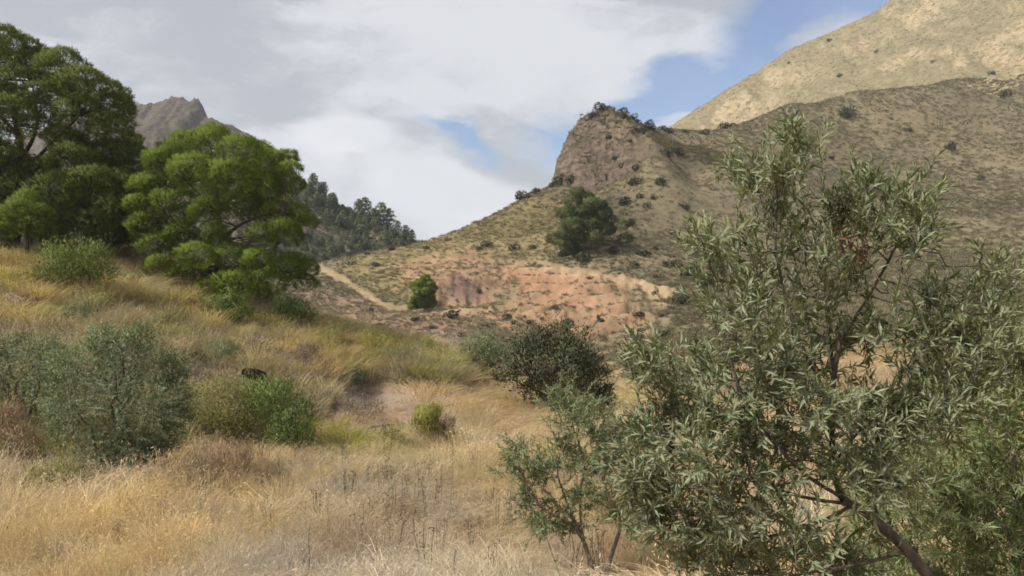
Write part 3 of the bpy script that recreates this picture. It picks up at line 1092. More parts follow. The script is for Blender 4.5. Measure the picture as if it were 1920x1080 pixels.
# dark dry weeds standing singly above the straw
weed = []
for q_ in range(3):
    g = Geo()
    for a_ in range(4):
        e_ = np.array([RNG.normal(0, .12), RNG.normal(0, .12), RNG.uniform(.45, .8)])
        l_ = curve((e_[0] * .3, e_[1] * .3, -.05), e_, 5, 0, .02)
        g.tube(l_, np.linspace(.006, .003, 5), 4, .4)
        k_ = 9
        P_ = l_[RNG.integers(2, 5, k_)] + RNG.normal(0, .02, (k_, 3))
        g.flakes(P_, RNG.normal(0, .6, (k_, 3)) + np.array([0, 0, .6]), RNG.normal(size=(k_, 3)), RNG.uniform(.03, .07, k_), .018, RNG.uniform(.2, .9, k_))
    weed.append(g.mesh('dry_weeds'))
    weed[-1].materials.append(M_TINT)
n = 420
th = RNG.uniform(-.7, .6, n)
r = RNG.uniform(9, 24, n)
x, y = r * np.sin(th), r * np.cos(th)
z = height(x, y)
sd, px, py = bank_sd(x, y, z)
keep = (sd > -10) & (fbm(x, y, 3.0, 3, .5, 201.) > -.1)
scatter('dry_weeds', np.stack([x, y, z], 1)[keep], RNG.uniform(.6, 1.25, n)[keep], pick_tint([(.20, .155, .11), (.28, .225, .155), (.17, .17, .09)], [3, 2, 1], n)[keep], RNG.integers(0, 3, n)[keep], weed)

# tall esparto and dead grass covering the bank
tall = [tuft_mesh('bank_grass', 54, .17, .95, .015, .30, .5, .15), tuft_mesh('bank_grass', 50, .22, .70, .015, .5, .7),
        tuft_mesh('bank_grass', 42, .18, 1.15, .013, .22, .4, .6), scrub_mesh('bank_grass', 70, .42, .35, .30, .022), scrub_mesh('bank_grass', 70, .55, .40, .35, .02)]
for p_ in tall:
    p_.materials.append(M_TINT)
n = 14000
th = RNG.uniform(-.72, .05, n)
r = RNG.uniform(17, 62, n)
x, y = r * np.sin(th), r * np.cos(th)
z = height(x, y)
sd, px, py = bank_sd(x, y, z)
keep = (sd < 6 + fbm(x, y, 3, 3, .5, 4.) * 25)
patch = fbm(x, y, 3.2, 3, .5, 91.)
patch2 = fbm(x, y, 4.5, 3, .5, 95.)
tint = pick_tint([(.52, .415, .24), (.45, .36, .205), (.38, .335, .17), (.58, .47, .29), (.37, .285, .205), (.18, .185, .085), (.14, .135, .07)], [4, 3, 3, 2.5, 2.4, 3.0, 2.0], n, .22)
yg = np.clip(sstep(patch, .0, .3) * .7 + sstep(-poly_sd(px, py, [(440, 600), (640, 610), (900, 650), (900, 720), (640, 720), (430, 680)]), -20, 30) * .22, 0, 1)[:, None]
tint = tint * (1 - yg) + np.array([.35, .335, .145]) * (1 + RNG.normal(0, .14, (n, 1))) * yg
pb = np.clip(sstep(patch2, .06, .28) * .75 + sstep(-poly_sd(px, py, [(470, 660), (560, 640), (620, 690), (610, 725), (480, 700)]), -15, 20) * .9, 0, 1)[:, None]
tint = tint * (1 - pb) + np.array([.31, .245, .205]) * (1 + RNG.normal(0, .14, (n, 1))) * pb
scatter('bank_grass', np.stack([x, y, z], 1)[keep], (RNG.uniform(.5, 1.25, n) * (1 + .35 * patch))[keep], tint[keep],
        np.where((pb[:, 0] > .5) | (RNG.uniform(0, 1, n) < .25), RNG.integers(3, 5, n), RNG.integers(0, 3, n))[keep], tall)

# low scrub over the far slopes
low = [scrub_mesh('hill_scrub', 34, .45, .32, .30, .06), scrub_mesh('hill_scrub', 34, .40, .42, .34, .055), tuft_mesh('hill_scrub', 26, .22, .6, .05, .6, .9),
       scrub_mesh('hill_scrub', 40, .6, .35, .3, .07)]
for p_ in low:
    p_.materials.append(M_TINT2)
n = 160000
th = RNG.uniform(-.72, .78, n)
r = np.sqrt(RNG.uniform(48 ** 2, 298 ** 2, n))
nearer = RNG.uniform(0, 1, n) < .30
r = np.where(nearer, RNG.uniform(45, 130, n), r)
x, y = r * np.sin(th), r * np.cos(th)
z = height(x, y)
soil, bare, g_ = soil_colour(x, y, z)
sd, px, py = bank_sd(x, y, z)
pn = fbm(x, y, 9, 4, .55, 55.)
keep = (RNG.uniform(0, 1, n) > bare * 1.05) & ~((sd < 5) & (r < 62)) & (RNG.uniform(0, 1, n) < .72 + pn * .9)
tint = pick_tint([(.235, .20, .128), (.21, .185, .118), (.265, .225, .14), (.185, .184, .115), (.155, .165, .10), (.30, .25, .15)], [4, 4, 3, 2.5, .9, 2], n, .14)
dark = 1.3 * sstep(-poly_sd(px, py, [(1000, 480), (1160, 500), (1330, 560), (1420, 700), (1250, 640), (1240, 560), (1150, 520)]), -20, 25)[:, None] * .5
tint = tint * (1 - dark) + np.array([.14, .125, .07]) * dark
goldm = (sstep(-poly_sd(px, py, [(640, 500), (870, 430), (1000, 370), (1060, 390), (1040, 470), (880, 480), (740, 560)]), -20, 15) * .5)[:, None]
tint = tint * (1 - goldm) + np.array([.28, .23, .11]) * goldm
sc = RNG.uniform(.45, 1.15, n) * (.8 + .35 * sstep(r, 100, 220))
scatter('hill_scrub', np.stack([x, y, z], 1)[keep], sc[keep], tint[keep], RNG.integers(0, 4, n)[keep], low)

# scrub on the sunlit hill, the wooded hill and the crag
n = 26000
x, y = RNG.uniform(30, 330, n), RNG.uniform(255, 410, n)
z = H_SUN(x, y)
keep = RNG.uniform(0, 1, n) < .6 + .8 * fbm(x, y, 18, 4, .5, 15.)
tint = pick_tint([(.185, .158, .095), (.165, .145, .088), (.205, .175, .105), (.15, .13, .08)], [4, 3, 3, .8], n, .10)
scatter('sunlit_scrub', np.stack([x, y, z], 1)[keep], RNG.uniform(.4, .95, n)[keep], tint[keep], RNG.integers(0, 4, n)[keep], low)
n = 24000
x, y = RNG.uniform(-150, 4, n), RNG.uniform(180, 260, n)
z = H_WOOD(x, y)
keep = RNG.uniform(0, 1, n) < .55 + .9 * fbm(x, y, 12, 4, .5, 35.)
tint = pick_tint([(.13, .14, .08), (.11, .13, .072), (.17, .155, .10), (.095, .118, .066)], [3, 3, 1.2, 2.5], n, .12)
scatter('wooded_hill_scrub', np.stack([x, y, z], 1)[keep], RNG.uniform(.8, 2.2, n)[keep], tint[keep], RNG.integers(0, 4, n)[keep], low)
n = 7000
x, y = RNG.uniform(8, 46, n), RNG.uniform(160, 190, n)
z = H_CRAG(x, y)
hh = height(x, y)
e = .5
sl = np.hypot(H_CRAG(x + e, y) - H_CRAG(x - e, y), H_CRAG(x, y + e) - H_CRAG(x, y - e)) / (2 * e)
keep = (z > hh - .1) & (sl < RNG.uniform(.5, 2.6, n))
tint = pick_tint([(.20, .165, .085), (.15, .14, .075), (.27, .21, .11), (.11, .11, .06)], [4, 3, 2, 2], n, .12)
scatter('crag_scrub', np.stack([x, y, z], 1)[keep], RNG.uniform(.4, 1.0, n)[keep], tint[keep], RNG.integers(0, 4, n)[keep], low)

# ------------------------------------------------------------------ plant builders
M_PINE = leaf_mat('pine_needles', (.085, .130, .013), (.205, .262, .024), trans=.22, rough=.6, spec=.2)
M_PINE_OLD = leaf_mat('old_pine_needles', (.070, .098, .014), (.165, .200, .026), trans=.2, rough=.6, spec=.2)
M_PINE_DARK = leaf_mat('dark_pine_needles', (.07, .095, .022), (.14, .17, .04), trans=.25)
M_PINE_HAZED = leaf_mat('hazed_pine_needles', (.108, .135, .072), (.20, .23, .125), trans=.25, vary=.2)  # greyish pine green, lightened further to put distance haze into the colour
M_PINE_BARK = bark_mat('pine_bark', (.055, .042, .034), (.12, .09, .07))
M_OLIVE = leaf_mat('olive_leaves', (.082, .112, .040), (.200, .232, .094), back=(.30, .33, .215), trans=.24, rough=.5, spec=.25)
M_OLIVE_YOUNG = leaf_mat('young_olive_leaves', (.10, .145, .050), (.20, .255, .098), back=(.29, .33, .20), trans=.3)
M_OLIVE_PALE = leaf_mat('pale_olive_leaves', (.12, .17, .045), (.26, .32, .11), back=(.30, .36, .18), trans=.35, rough=.45, spec=.35)
M_OLIVE_BARK = bark_mat('olive_bark', (.062, .052, .045), (.155, .130, .105), 18)
M_GREY_BARK = bark_mat('grey_olive_bark', (.13, .105, .08), (.24, .195, .15), 24)
M_DEAD = leaf_mat('dead_leaves', (.17, .105, .06), (.30, .19, .11), trans=.2)


def pine(name, base, lobes, label, trunk, limbs, tuft_n=12, group=None, nw=.019, nl=1.0, mat=None):
    """lobes: (x, y, z, r) in metres about the base; each lobe is a pad of needle clumps on its upper, outer side"""
    root = thing(name, base, label, 'pine tree', group)
    g = Geo()
    lobes = np.array(lobes)
    ctr = lobes[:, :3].mean(0)
    for (lx, ly, lz, lr) in lobes:
        c = np.array([lx, ly, lz])
        out = unit((c - ctr)[None])[0]
        k = max(30, int(tuft_n * 50 * (lr / .9) ** 2))
        d = unit(RNG.normal(size=(k, 3)) + np.array([0, 0, .40]) + out * .3)
        dn = d * lr / .55 + c
        bump = fbm(dn[:, 0], dn[:, 1], 1.0, 3, .55, 3.7, z=dn[:, 2])
        rad = (1 + bump[:, None] * .38) * RNG.uniform(.84, 1.03, (k, 1))
        P = c + d * np.array([lr, lr, lr * .70]) * rad
        e = unit(d * .8 + np.array([0, 0, .55]) + RNG.normal(0, .25, (k, 3)))
        s = 7
        PP = np.repeat(P, s, 0) + RNG.normal(0, .035 * nl, (k * s, 3))
        DD = np.repeat(e, s, 0) + RNG.normal(0, .36, (k * s, 3))
        tone = np.clip(.5 + RNG.uniform(-.14, .14) + RNG.normal(0, .2, k * s), 0, 1)
        g.needles(PP, DD, RNG.uniform(.09, .165, k * s) * nl, nw, tone, nd=np.repeat(d, s, 0))
    g.build('crown', mat or M_PINE, root)
    g = Geo()
    pts = spline(trunk[0], 16)
    g.tube(pts, np.linspace(trunk[1], trunk[2], len(pts)), 9)
    tr = g.build('trunk', M_PINE_BARK, root, smooth=True)
    for lb in limbs:
        g = Geo()
        pts = spline(lb[0], 12) + RNG.normal(0, .03, (1, 3))
        g.tube(pts, np.linspace(lb[1], lb[1] * .3, len(pts)), 6)
        g.build('limb', M_PINE_BARK, root, smooth=True)
    # thin dead twigs inside the crown
    g = Geo()
    for (lx, ly, lz, lr) in lobes:
        c = np.array([lx, ly, lz])
        i = np.argmin(np.linalg.norm(pts_all(trunk, limbs) - c, axis=1))
        s = pts_all(trunk, limbs)[i]
        for q in range(3):
            e = c + RNG.normal(0, lr * .4, 3)
            g.tube(curve(s, e, 6, .04, .04), np.linspace(.035, .01, 6), 4)
    g.build('twigs', M_PINE_BARK, root)
    return root


def pts_all(trunk, limbs):
    return np.concatenate([spline(trunk[0], 16)[4:]] + [spline(l[0], 12)[2:] for l in limbs])


def pix_local(base, px, py, D):
    return np.array(at(px, py, D)) - np.array(base)


def spray(g, tw, p0, p1, L, Wd, gap, fold=.22, tone=.5, rec=None, droop=.0, twig_r=.0025, tone_sd=.2, open_=.50, sides=3):
    """one leafy shoot from p0 to p1: opposite pairs of leaves along it, smaller to the tip"""
    pts = curve(p0, p1, 7, RNG.uniform(-.02, .06), .03)
    ln = np.linalg.norm(np.asarray(p1) - np.asarray(p0))
    if tw is not None:
        tw.tube(pts[::2], np.linspace(twig_r * 1.6, twig_r * .5, 4), sides)
    m = max(3, int(ln / gap))
    t = np.linspace(.12, 1.0, m)
    seg = t * 6
    i = np.clip(seg.astype(int), 0, 5)
    P = pts[i] + (pts[i + 1] - pts[i]) * (seg - i)[:, None]
    T = unit(pts[i + 1] - pts[i])
    ref = unit(RNG.normal(size=3)[None])
    A = unit(np.cross(T, ref + RNG.normal(0, .1, T.shape)))
    B = np.cross(T, A)
    phase = (np.arange(m) % 2) * (np.pi / 2)
    S = A * np.cos(phase)[:, None] + B * np.sin(phase)[:, None]
    sgn = np.concatenate([np.ones(m), -np.ones(m)])[:, None]
    P2, T2, S2 = np.tile(P, (2, 1)), np.tile(T, (2, 1)), np.tile(S, (2, 1)) * sgn
    D = unit(T2 * RNG.uniform(.55, 1.1, (2 * m, 1)) + S2 * open_ + RNG.normal(0, .22, (2 * m, 3)) - np.array([0, 0, droop]))
    N = T2 - S2 * .2 + RNG.normal(0, .35, (2 * m, 3)) + np.array([0, 0, .35])
    size = np.tile(1.0 - .5 * np.abs(t - .45) ** 1.2, 2) * RNG.uniform(.5, 1.25, 2 * m)
    tn = np.clip(tone + RNG.normal(0, tone_sd, 2 * m), 0, 1)
    keep = RNG.uniform(0, 1, 2 * m) > .07
    if rec is not None:
        rec.append((P2[keep], D[keep], N[keep], (L * size)[keep], (Wd * size)[keep], tn[keep]))
    else:
        g.leaves(P2[keep], D[keep], N[keep], (L * size)[keep], (Wd * size)[keep], tn[keep], fold)


def blob_sprays(blobs, per, g, tw, L, Wd, gap, rec=None, up=.45, ctr=None, tone=.5, length=1.0, thin=None, **kw):
    """fill clumps (x, y, z, r) with shoots that fan outwards and up; per = shoots per clump of radius one 'unit'"""
    B = np.array(blobs)
    ctr = B[:, :3].mean(0) if ctr is None else np.asarray(ctr)
    for (bx, by, bz, br) in B:
        c = np.array([bx, by, bz])
        away = unit((c - ctr)[None])[0]
        bt = tone + RNG.normal(0, .1)
        for _ in range(int(per * (thin(c) if thin else 1))):
            d = unit((RNG.normal(size=3) * .8 + away * .55 + np.array([0, 0, up]))[None])[0]
            p0 = c + RNG.normal(0, br * .45, 3) - d * br * .35
            p1 = p0 + d * br * RNG.uniform(.8, 1.5) * length
            spray(g, tw, p0, p1, L, Wd, gap, rec=rec, tone=bt, **kw)


def bush(name, base, blobs, nleaf, L, Wd, mat, label, cat, group=None, up=.35, out=.7, stems=5, stem_mat=None, shell=.55, sub=.28, stem_r=.03, rz=0.0):
    """rounded shrub: leaves in small clumps over overlapping blobs, a few stems from the ground"""
    root = thing(name, base, label, cat, group, rz)
    g, s = Geo(), Geo()
    B = np.array(blobs, float)
    w = B[:, 3] ** 2
    w /= w.sum()
    for (bx, by, bz, br), wi in zip(B, w):
        c = np.array([bx, by, bz])
        k = max(6, int(26 * (br / B[:, 3].mean()) ** 2))
        d = unit(RNG.normal(size=(k, 3)) + np.array([0, 0, .25]))
        cc = c + d * br * np.where(RNG.uniform(0, 1, (k, 1)) < .2, RNG.uniform(.95, 1.22, (k, 1)), RNG.uniform(shell, 1.0, (k, 1))) * np.array([1, 1, .9])
        m = max(4, int(nleaf * wi / k))
        ct = RNG.normal(.5, .19, k)
        CC, DD = np.repeat(cc, m, 0), np.repeat(d, m, 0)
        P = CC + RNG.normal(0, sub * br, (k * m, 3))
        P[:, 2] = np.maximum(P[:, 2], .02 + RNG.uniform(0, .15, k * m))
        D = DD * out + np.array([0, 0, up]) + RNG.normal(0, .55, (k * m, 3))
        g.flakes(P, D, RNG.normal(size=(k * m, 3)) + DD, L * RNG.uniform(.65, 1.25, k * m), Wd * RNG.uniform(.7, 1.2, k * m), np.clip(np.repeat(ct, m) + RNG.normal(0, .22, k * m), 0, 1), nd=DD + (P - CC) / (br * .5))
    for i in range(stems):
        e = B[RNG.integers(len(B))]
        a = RNG.uniform(0, 6.28)
        g0 = np.array([.12 * math.cos(a), .12 * math.sin(a), -.15])
        s.tube(curve(g0, e[:3] + RNG.normal(0, e[3] * .3, 3), 8, .05, .05), np.linspace(stem_r, stem_r * .3, 8), 5)
    g.build('crown', mat, root)
    s.build('stems', stem_mat or M_OLIVE_BARK, root)
    return root


# ------------------------------------------------------------------ the two big pines on the bank
def pine_from_pixels(name, bpx, D, label, pl, trunk_px, limbs_px, tr, depth=3.6, shrink=1.0, **kw):
    base = spot(bpx, D)
    b = np.array(base)
    m = D / FPX
    px = np.array([l[0] for l in pl], float)
    cx, hw = (px.min() + px.max()) / 2, (px.max() - px.min()) / 2 + 30
    lobes = []
    for (x, y, r) in pl:
        lim = depth * math.sqrt(max(.05, 1 - ((x - cx) / hw) ** 2))
        dd = -RNG.uniform(.35, .95) * lim
        p = pix_local(b, x, y, D + dd)
        lobes.append((*p, r * m * 1.08 * shrink))
        # the back of the crown, a little lower and rounder
        p2 = pix_local(b, x + RNG.normal(0, 16), y + RNG.uniform(2, 26), D + RNG.uniform(.1, .9) * lim)
        lobes.append((*p2, r * m * RNG.uniform(.9, 1.1) * shrink))
    T = [pix_local(b, x, y, D + (dz if len(q) > 2 else 0)) for q in trunk_px for (x, y, dz) in [(q[0], q[1], q[2] if len(q) > 2 else 0)]]
    T[0] = np.array([T[0][0], T[0][1], -.3])
    L = [([pix_local(b, x, y, D + dz) for (x, y, dz) in lb], rr) for lb, rr in limbs_px]
    return pine(name, base, lobes, label, (T, tr[0], tr[1]), L, **kw)


PL1 = [(0, 85, 42), (40, 95, 36), (-60, 100, 60), (75, 120, 38), (115, 130, 42), (-130, 160, 70), (155, 160, 40), (195, 180, 38), (215, 205, 30), (40, 165, 50), (100, 185, 48), (-40, 190, 60),
       (150, 220, 45), (205, 245, 38), (10, 225, 50), (-100, 260, 70), (235, 290, 36), (190, 300, 46), (262, 330, 30), (230, 350, 40), (140, 300, 42),
       (-20, 330, 55), (40, 350, 34), (110, 365, 46), (170, 385, 46), (220, 400, 40), (255, 390, 28), (-80, 380, 70), (90, 430, 36), (150, 440, 40), (205, 440, 30), (0, 400, 40), (-140, 330, 70), (75, 215, 34), (-20, 270, 50), (20, 300, 30), (120, 265, 34), (80, 320, 30), (175, 345, 44), (60, 400, 36), (-30, 430, 50), (120, 400, 36), (250, 300, 34), (265, 360, 30), (185, 420, 36)]
pine_from_pixels('pine_tree', 20, 40.0, 'tall dark pine at the left edge with bare limbs showing through its broad crown', PL1,
                 [(22, 500), (30, 440), (36, 370), (40, 300), (30, 230), (10, 150)],
                 [([(38, 330, 0), (80, 285, -.6), (115, 250, -1.0), (150, 215, -1.2)], .13), ([(38, 300, 0), (60, 265, -.5), (70, 220, -.8), (60, 160, -.6)], .12),
                  ([(34, 380, 0), (100, 370, -1.2), (170, 350, -1.6), (220, 330, -1.6)], .12), ([(34, 400, 0), (110, 410, -1), (190, 420, -1.4)], .10),
                  ([(38, 350, 0), (-40, 300, -.6), (-110, 260, -.8)], .14), ([(30, 250, 0), (-30, 180, .6), (-70, 120, 1)], .10), ([(36, 330, 0), (110, 300, 1.2), (190, 270, 2)], .10)], (.26, .12), depth=3.8, mat=M_PINE_OLD, tuft_n=9, nw=.027, nl=1.1)
PL2 = [(400, 268, 36), (350, 280, 36), (450, 285, 36), (310, 305, 36), (500, 305, 34), (535, 300, 24), (548, 318, 18), (370, 325, 44), (430, 335, 46), (490, 350, 40), (540, 345, 28), (300, 350, 34),
       (272, 350, 28), (262, 385, 24), (330, 385, 38), (390, 395, 32), (450, 385, 36), (510, 400, 34), (550, 400, 26), (565, 412, 16), (275, 425, 32), (300, 462, 34), (340, 440, 30), (370, 480, 30), (440, 485, 36), (405, 440, 24),
       (490, 440, 26), (530, 430, 26), (540, 500, 34), (575, 505, 22), (500, 530, 34), (350, 515, 30), (440, 535, 34), (400, 545, 28), (300, 500, 24), (480, 490, 26)]
pine_from_pixels('pine_tree', 412, 38.0, 'bright green rounded pine with layered lobes, its right boughs sweeping low to the slope', PL2,
                 [(412, 575), (408, 510), (415, 450), (408, 390), (405, 320)],
                 [([(414, 455, 0), (445, 425, -1.2), (490, 405, -1.8), (530, 395, -2)], .09), ([(410, 500, 0), (360, 505, -1.3), (320, 520, -1.8)], .08), ([(412, 470, 0), (350, 430, -1), (300, 400, -1.6)], .09),
                  ([(412, 500, 0), (470, 500, -1.0), (540, 510, -1.4)], .08), ([(408, 400, 0), (360, 350, -.8), (320, 315, -1.2)], .07), ([(408, 400, 0), (450, 350, -.6), (490, 320, -1)], .07)], (.20, .09), depth=3.3, tuft_n=15)
# a slim young pine in front of the tall one, at the frame's left
PL3 = [(45, 395, 30), (20, 405, 26), (72, 402, 26), (50, 375, 22), (30, 420, 22), (65, 422, 20)]
pine_from_pixels('pine_tree', 52, 35.5, 'slim young pine with one flat tuft of crown on a thin dark stem', PL3, [(52, 505), (50, 460), (48, 420), (46, 385)], [([(49, 430, 0), (65, 410, -.2), (75, 400, -.3)], .03)], (.11, .05), depth=.9)

# single pines across the gully
def cone_lobes(h, w, k, lean=0.0):
    out = []
    for i in range(k):
        t = (i + .5) / k
        zz = h * (.10 + .86 * t)
        rad = w * (math.sin(math.pi * min(1, .16 + .80 * t)) ** .8) * .72
        m = max(1, int(5 * rad / w + 1))
        for j in range(m):
            a = j / m * 6.283 + i * 2.4
            q = rad * .62
            out.append((math.cos(a) * q + lean * zz, math.sin(a) * q, zz + RNG.normal(0, .12), max(.30, rad * .55)))
    return out


def lone_pine(px, D, h, w, label, k=7, **kw):
    base = spot(px, D)
    lo = cone_lobes(h, w, k)
    tr = ([np.array([0, 0, -.3]), np.array([.05, 0, h * .4]), np.array([0, 0, h * .85])], .14, .05)
    return pine('pine_tree', base, lo, label, tr, [([np.array([0, 0, h * .3]), np.array([w * .3, -.3, h * .42]), np.array([w * .55, -.4, h * .5])], .05)], tuft_n=14, clump=.5, **kw)


pine_from_pixels('pine_tree', 1080, 119.0, 'lone dense dark green pine standing on the slope below the crag',
                 [(1085, 362, 14), (1098, 372, 18), (1075, 380, 18), (1112, 385, 20), (1062, 400, 18), (1095, 400, 24), (1130, 400, 20), (1145, 412, 12), (1075, 422, 22), (1110, 422, 24), (1135, 428, 16), (1060, 440, 16), (1085, 445, 20), (1115, 445, 18), (1056, 455, 10), (1070, 460, 12), (1125, 385, 14)],
                 [(1076, 468), (1082, 440), (1088, 405), (1088, 370)], [([(1082, 440, 0), (1110, 425, -1), (1135, 410, -1.2)], .08)], (.24, .08), depth=3.6, tuft_n=3, nw=.075, nl=2.2, mat=M_PINE_DARK, shrink=.84)
pine_from_pixels('pine_tree', 795, 109.0, 'small pine standing beside the purple scar at the track',
                 [(797, 522, 9), (790, 532, 11), (805, 535, 12), (783, 545, 10), (798, 548, 14), (806, 548, 9), (786, 560, 12), (801, 563, 12), (808, 556, 8), (780, 558, 8), (795, 570, 10)],
                 [(796, 578), (796, 560), (797, 530)], [([(796, 562, 0), (802, 552, -.4), (806, 545, -.5)], .04)], (.12, .05), depth=1.7, tuft_n=6, nw=.06, nl=1.7, mat=M_PINE, shrink=.9)

# pines over the wooded hill, small in the picture
far_m = []
for q in range(5):
    g = Geo()
    h, w = RNG.uniform(6, 8.5), RNG.uniform(2.0, 3.0)
    for (lx, ly, lz, lr) in cone_lobes(h, w, 5):
        d = unit(RNG.normal(size=(70, 3)) + np.array([0, 0, .35]))
        P = np.array([lx, ly, lz]) + d * lr * RNG.uniform(.6, 1.05, (70, 1))
        g.flakes(P, d + RNG.normal(0, .5, (70, 3)), RNG.normal(size=(70, 3)), RNG.uniform(.4, .8, 70), .30, np.clip(RNG.normal(.5, .25, 70), 0, 1), nd=d)
    far_m.append(g.mesh('far_pine'))
    far_m[-1].materials.append(M_PINE_HAZED)


def far_pine(x, y, z, s, label, group):
    o = bpy.data.objects.new('pine_tree', random.choice(far_m))
    COL.objects.link(o)
    o.location = (x, y, z - .2)
    o.rotation_euler = (0, 0, random.uniform(0, 6.28))
    o.scale = (s * random.uniform(.9, 1.2), s * random.uniform(.9, 1.2), s)
    return tag(o, label, 'pine tree', group)


def find_y(px, H, y0, y1, target_py):
    """walk out along a photo column until the hill is seen at a given row"""
    best, by = None, 1e9
    for D in np.linspace(y0, y1, 60):
        x = (px - 960) / FPX * D
        z = float(H(np.array([x]), np.array([D]))[0])
        _, py = project(np.array([x]), np.array([D]), np.array([z]))
        if abs(py[0] - target_py) < by:
            by, best = abs(py[0] - target_py), (x, D, z)
    return best


for i, (px, py, s) in enumerate([(585, 352, .75), (605, 368, .7), (622, 382, .6), (672, 402, .8), (684, 408, .95), (700, 418, .8), (714, 424, 1.05), (728, 430, .95), (745, 442, .6), (760, 452, .7), (772, 456, .6)]):
    p = find_y(px, H_WOOD, 205, 245, py)
    far_pine(*p, s, 'pine on the skyline of the wooded hill beyond the gully', 'pines along the wooded skyline')
cnt = 0
while cnt < 285:
    x, y = RNG.uniform(-95, -18), RNG.uniform(185, 243)
    px, py = project(np.array([x]), np.array([y]), H_WOOD(np.array([x]), np.array([y])))
    if 500 < px[0] < 770 and RNG.uniform() < .9 + 1.2 * fbm(np.array([x]), np.array([y]), 20, 3, .5, 14.)[0]:
        far_pine(x, y, float(H_WOOD(np.array([x]), np.array([y]))[0]), RNG.uniform(.26, .6), 'small pine high on the flank of the wooded hill, close to the rounded pine' if px[0] < 640 else 'small pine on the right half of the wooded flank, towards the saddle', 'pines on the wooded flank by the rounded pine' if px[0] < 640 else 'pines on the wooded flank by the saddle')
        cnt += 1

# ------------------------------------------------------------------ dark shrubs dotted on the crag and the brown hill
M_SHRUB = leaf_mat('dark_shrub_leaves', (.035, .042, .022), (.085, .092, .042), trans=.08, vary=.25)
shrub_m = []
for q in range(5):
    g = Geo()
    nb = 4
    for b in range(nb):
        c = np.array([RNG.normal(0, .45), RNG.normal(0, .45), RNG.uniform(.3, .6)])
        d = unit(RNG.normal(size=(110, 3)))
        P = c + d * RNG.uniform(.35, .6) * RNG.uniform(.55, 1.0, (110, 1))
        P[:, 2] = np.maximum(P[:, 2], -.1)
        g.flakes(P, d + RNG.normal(0, .5, (110, 3)), RNG.normal(size=(110, 3)), RNG.uniform(.16, .30, 110), .12, np.clip(RNG.normal(.5, .25, 110), 0, 1), nd=d)
    shrub_m.append(g.mesh('shrub'))
    shrub_m[-1].materials.append(M_SHRUB)


def shrub(px, py, w, label, group, H=None, y0=60, y1=230):
    def HH(a, b):
        h = height(a, b)
        c = H_CRAG(a, b) if (4 < a[0] < 50 and 150 < b[0] < 200) else h
        return np.maximum(h, c)
    # the first place along the column where the ray meets the ground
    prev = None
    for D in np.linspace(y0, y1, 140):
        x, _, zr = at(px, py, D)
        z = float((H or HH)(np.array([x]), np.array([D]))[0])
        if z >= zr - .05:
            break
        prev = (x, D, z)
    else:
        # the ray passes over: take the crest
        x, D, z = find_y(px, H or HH, y0, y1, py)
    o = bpy.data.objects.new('shrub', random.choice(shrub_m))
    COL.objects.link(o)
    s = w / FPX * D / 1.7
    o.location = (x, D, z - .1 * s)
    o.rotation_euler = (0, 0, random.uniform(0, 6.28))
    o.scale = (s, s, s * random.uniform(.75, 1.05))
    return tag(o, label, 'shrub', group)


for px, py, w in [(1112, 222, 20), (1132, 214, 22), (1160, 218, 20), (1172, 222, 22), (1185, 226, 22), (1197, 232, 24), (1210, 240, 24), (1222, 244, 18), (1240, 246, 22), (1255, 250, 18)]:
    shrub(px, py, w, 'dark shrub on the top edge of the rocky crag', 'shrubs along the top of the crag', y0=130)
for px, py, w in [(1050, 345, 30), (1040, 350, 22), (1070, 342, 24), (1005, 362, 18), (978, 374, 26), (990, 372, 14)]:
    shrub(px, py, w, 'dark shrub at the left foot of the crag, near its skyline', 'shrubs at the left foot of the crag', y0=130)
for px, py, w in [(1198, 255, 24), (1190, 345, 32), (1240, 352, 30), (1172, 385, 24), (1195, 318, 22), (1165, 322, 22), (1180, 425, 22), (1212, 388, 16), (1225, 372, 14), (1285, 398, 18), (1250, 290, 26), (1270, 292, 24), (1205, 372, 14), (1260, 440, 16), (1155, 300, 14), (1145, 265, 12), (1180, 272, 14), (1160, 240, 12)]:
    shrub(px, py, w, 'dark rounded shrub on the stony slope just right of the cliff', 'shrubs on the stony slope by the cliff', y0=100)
for px, py, w in [(1315, 252, 18), (1285, 250, 14), (1360, 238, 26), (1380, 232, 18), (1585, 222, 34), (1780, 280, 26), (1880, 180, 24), (1650, 330, 16), (1420, 300, 16), (1700, 250, 14), (1840, 340, 16), (1560, 300, 14)]:
    shrub(px, py, w, 'dark shrub alone on the brown hillside in shade', 'shrubs on the brown hillside', y0=90, y1=262)
for px, py, w in [(1575, 145, 12), (1555, 78, 10), (1860, 140, 14), (1750, 120, 10), (1480, 120, 8), (1640, 100, 8)]:
    shrub(px, py, w, 'small dark shrub on the sunlit hill', 'shrubs on the sunlit hill', H_SUN, 250, 415)
for px, py, w in [(735, 470, 18), (760, 462, 14), (705, 500, 16), (800, 468, 12), (690, 478, 14), (660, 498, 14), (840, 452, 12)]:
    shrub(px, py, w, 'small dark bush on the ochre slope beyond the track', 'bushes above the track', y0=90)
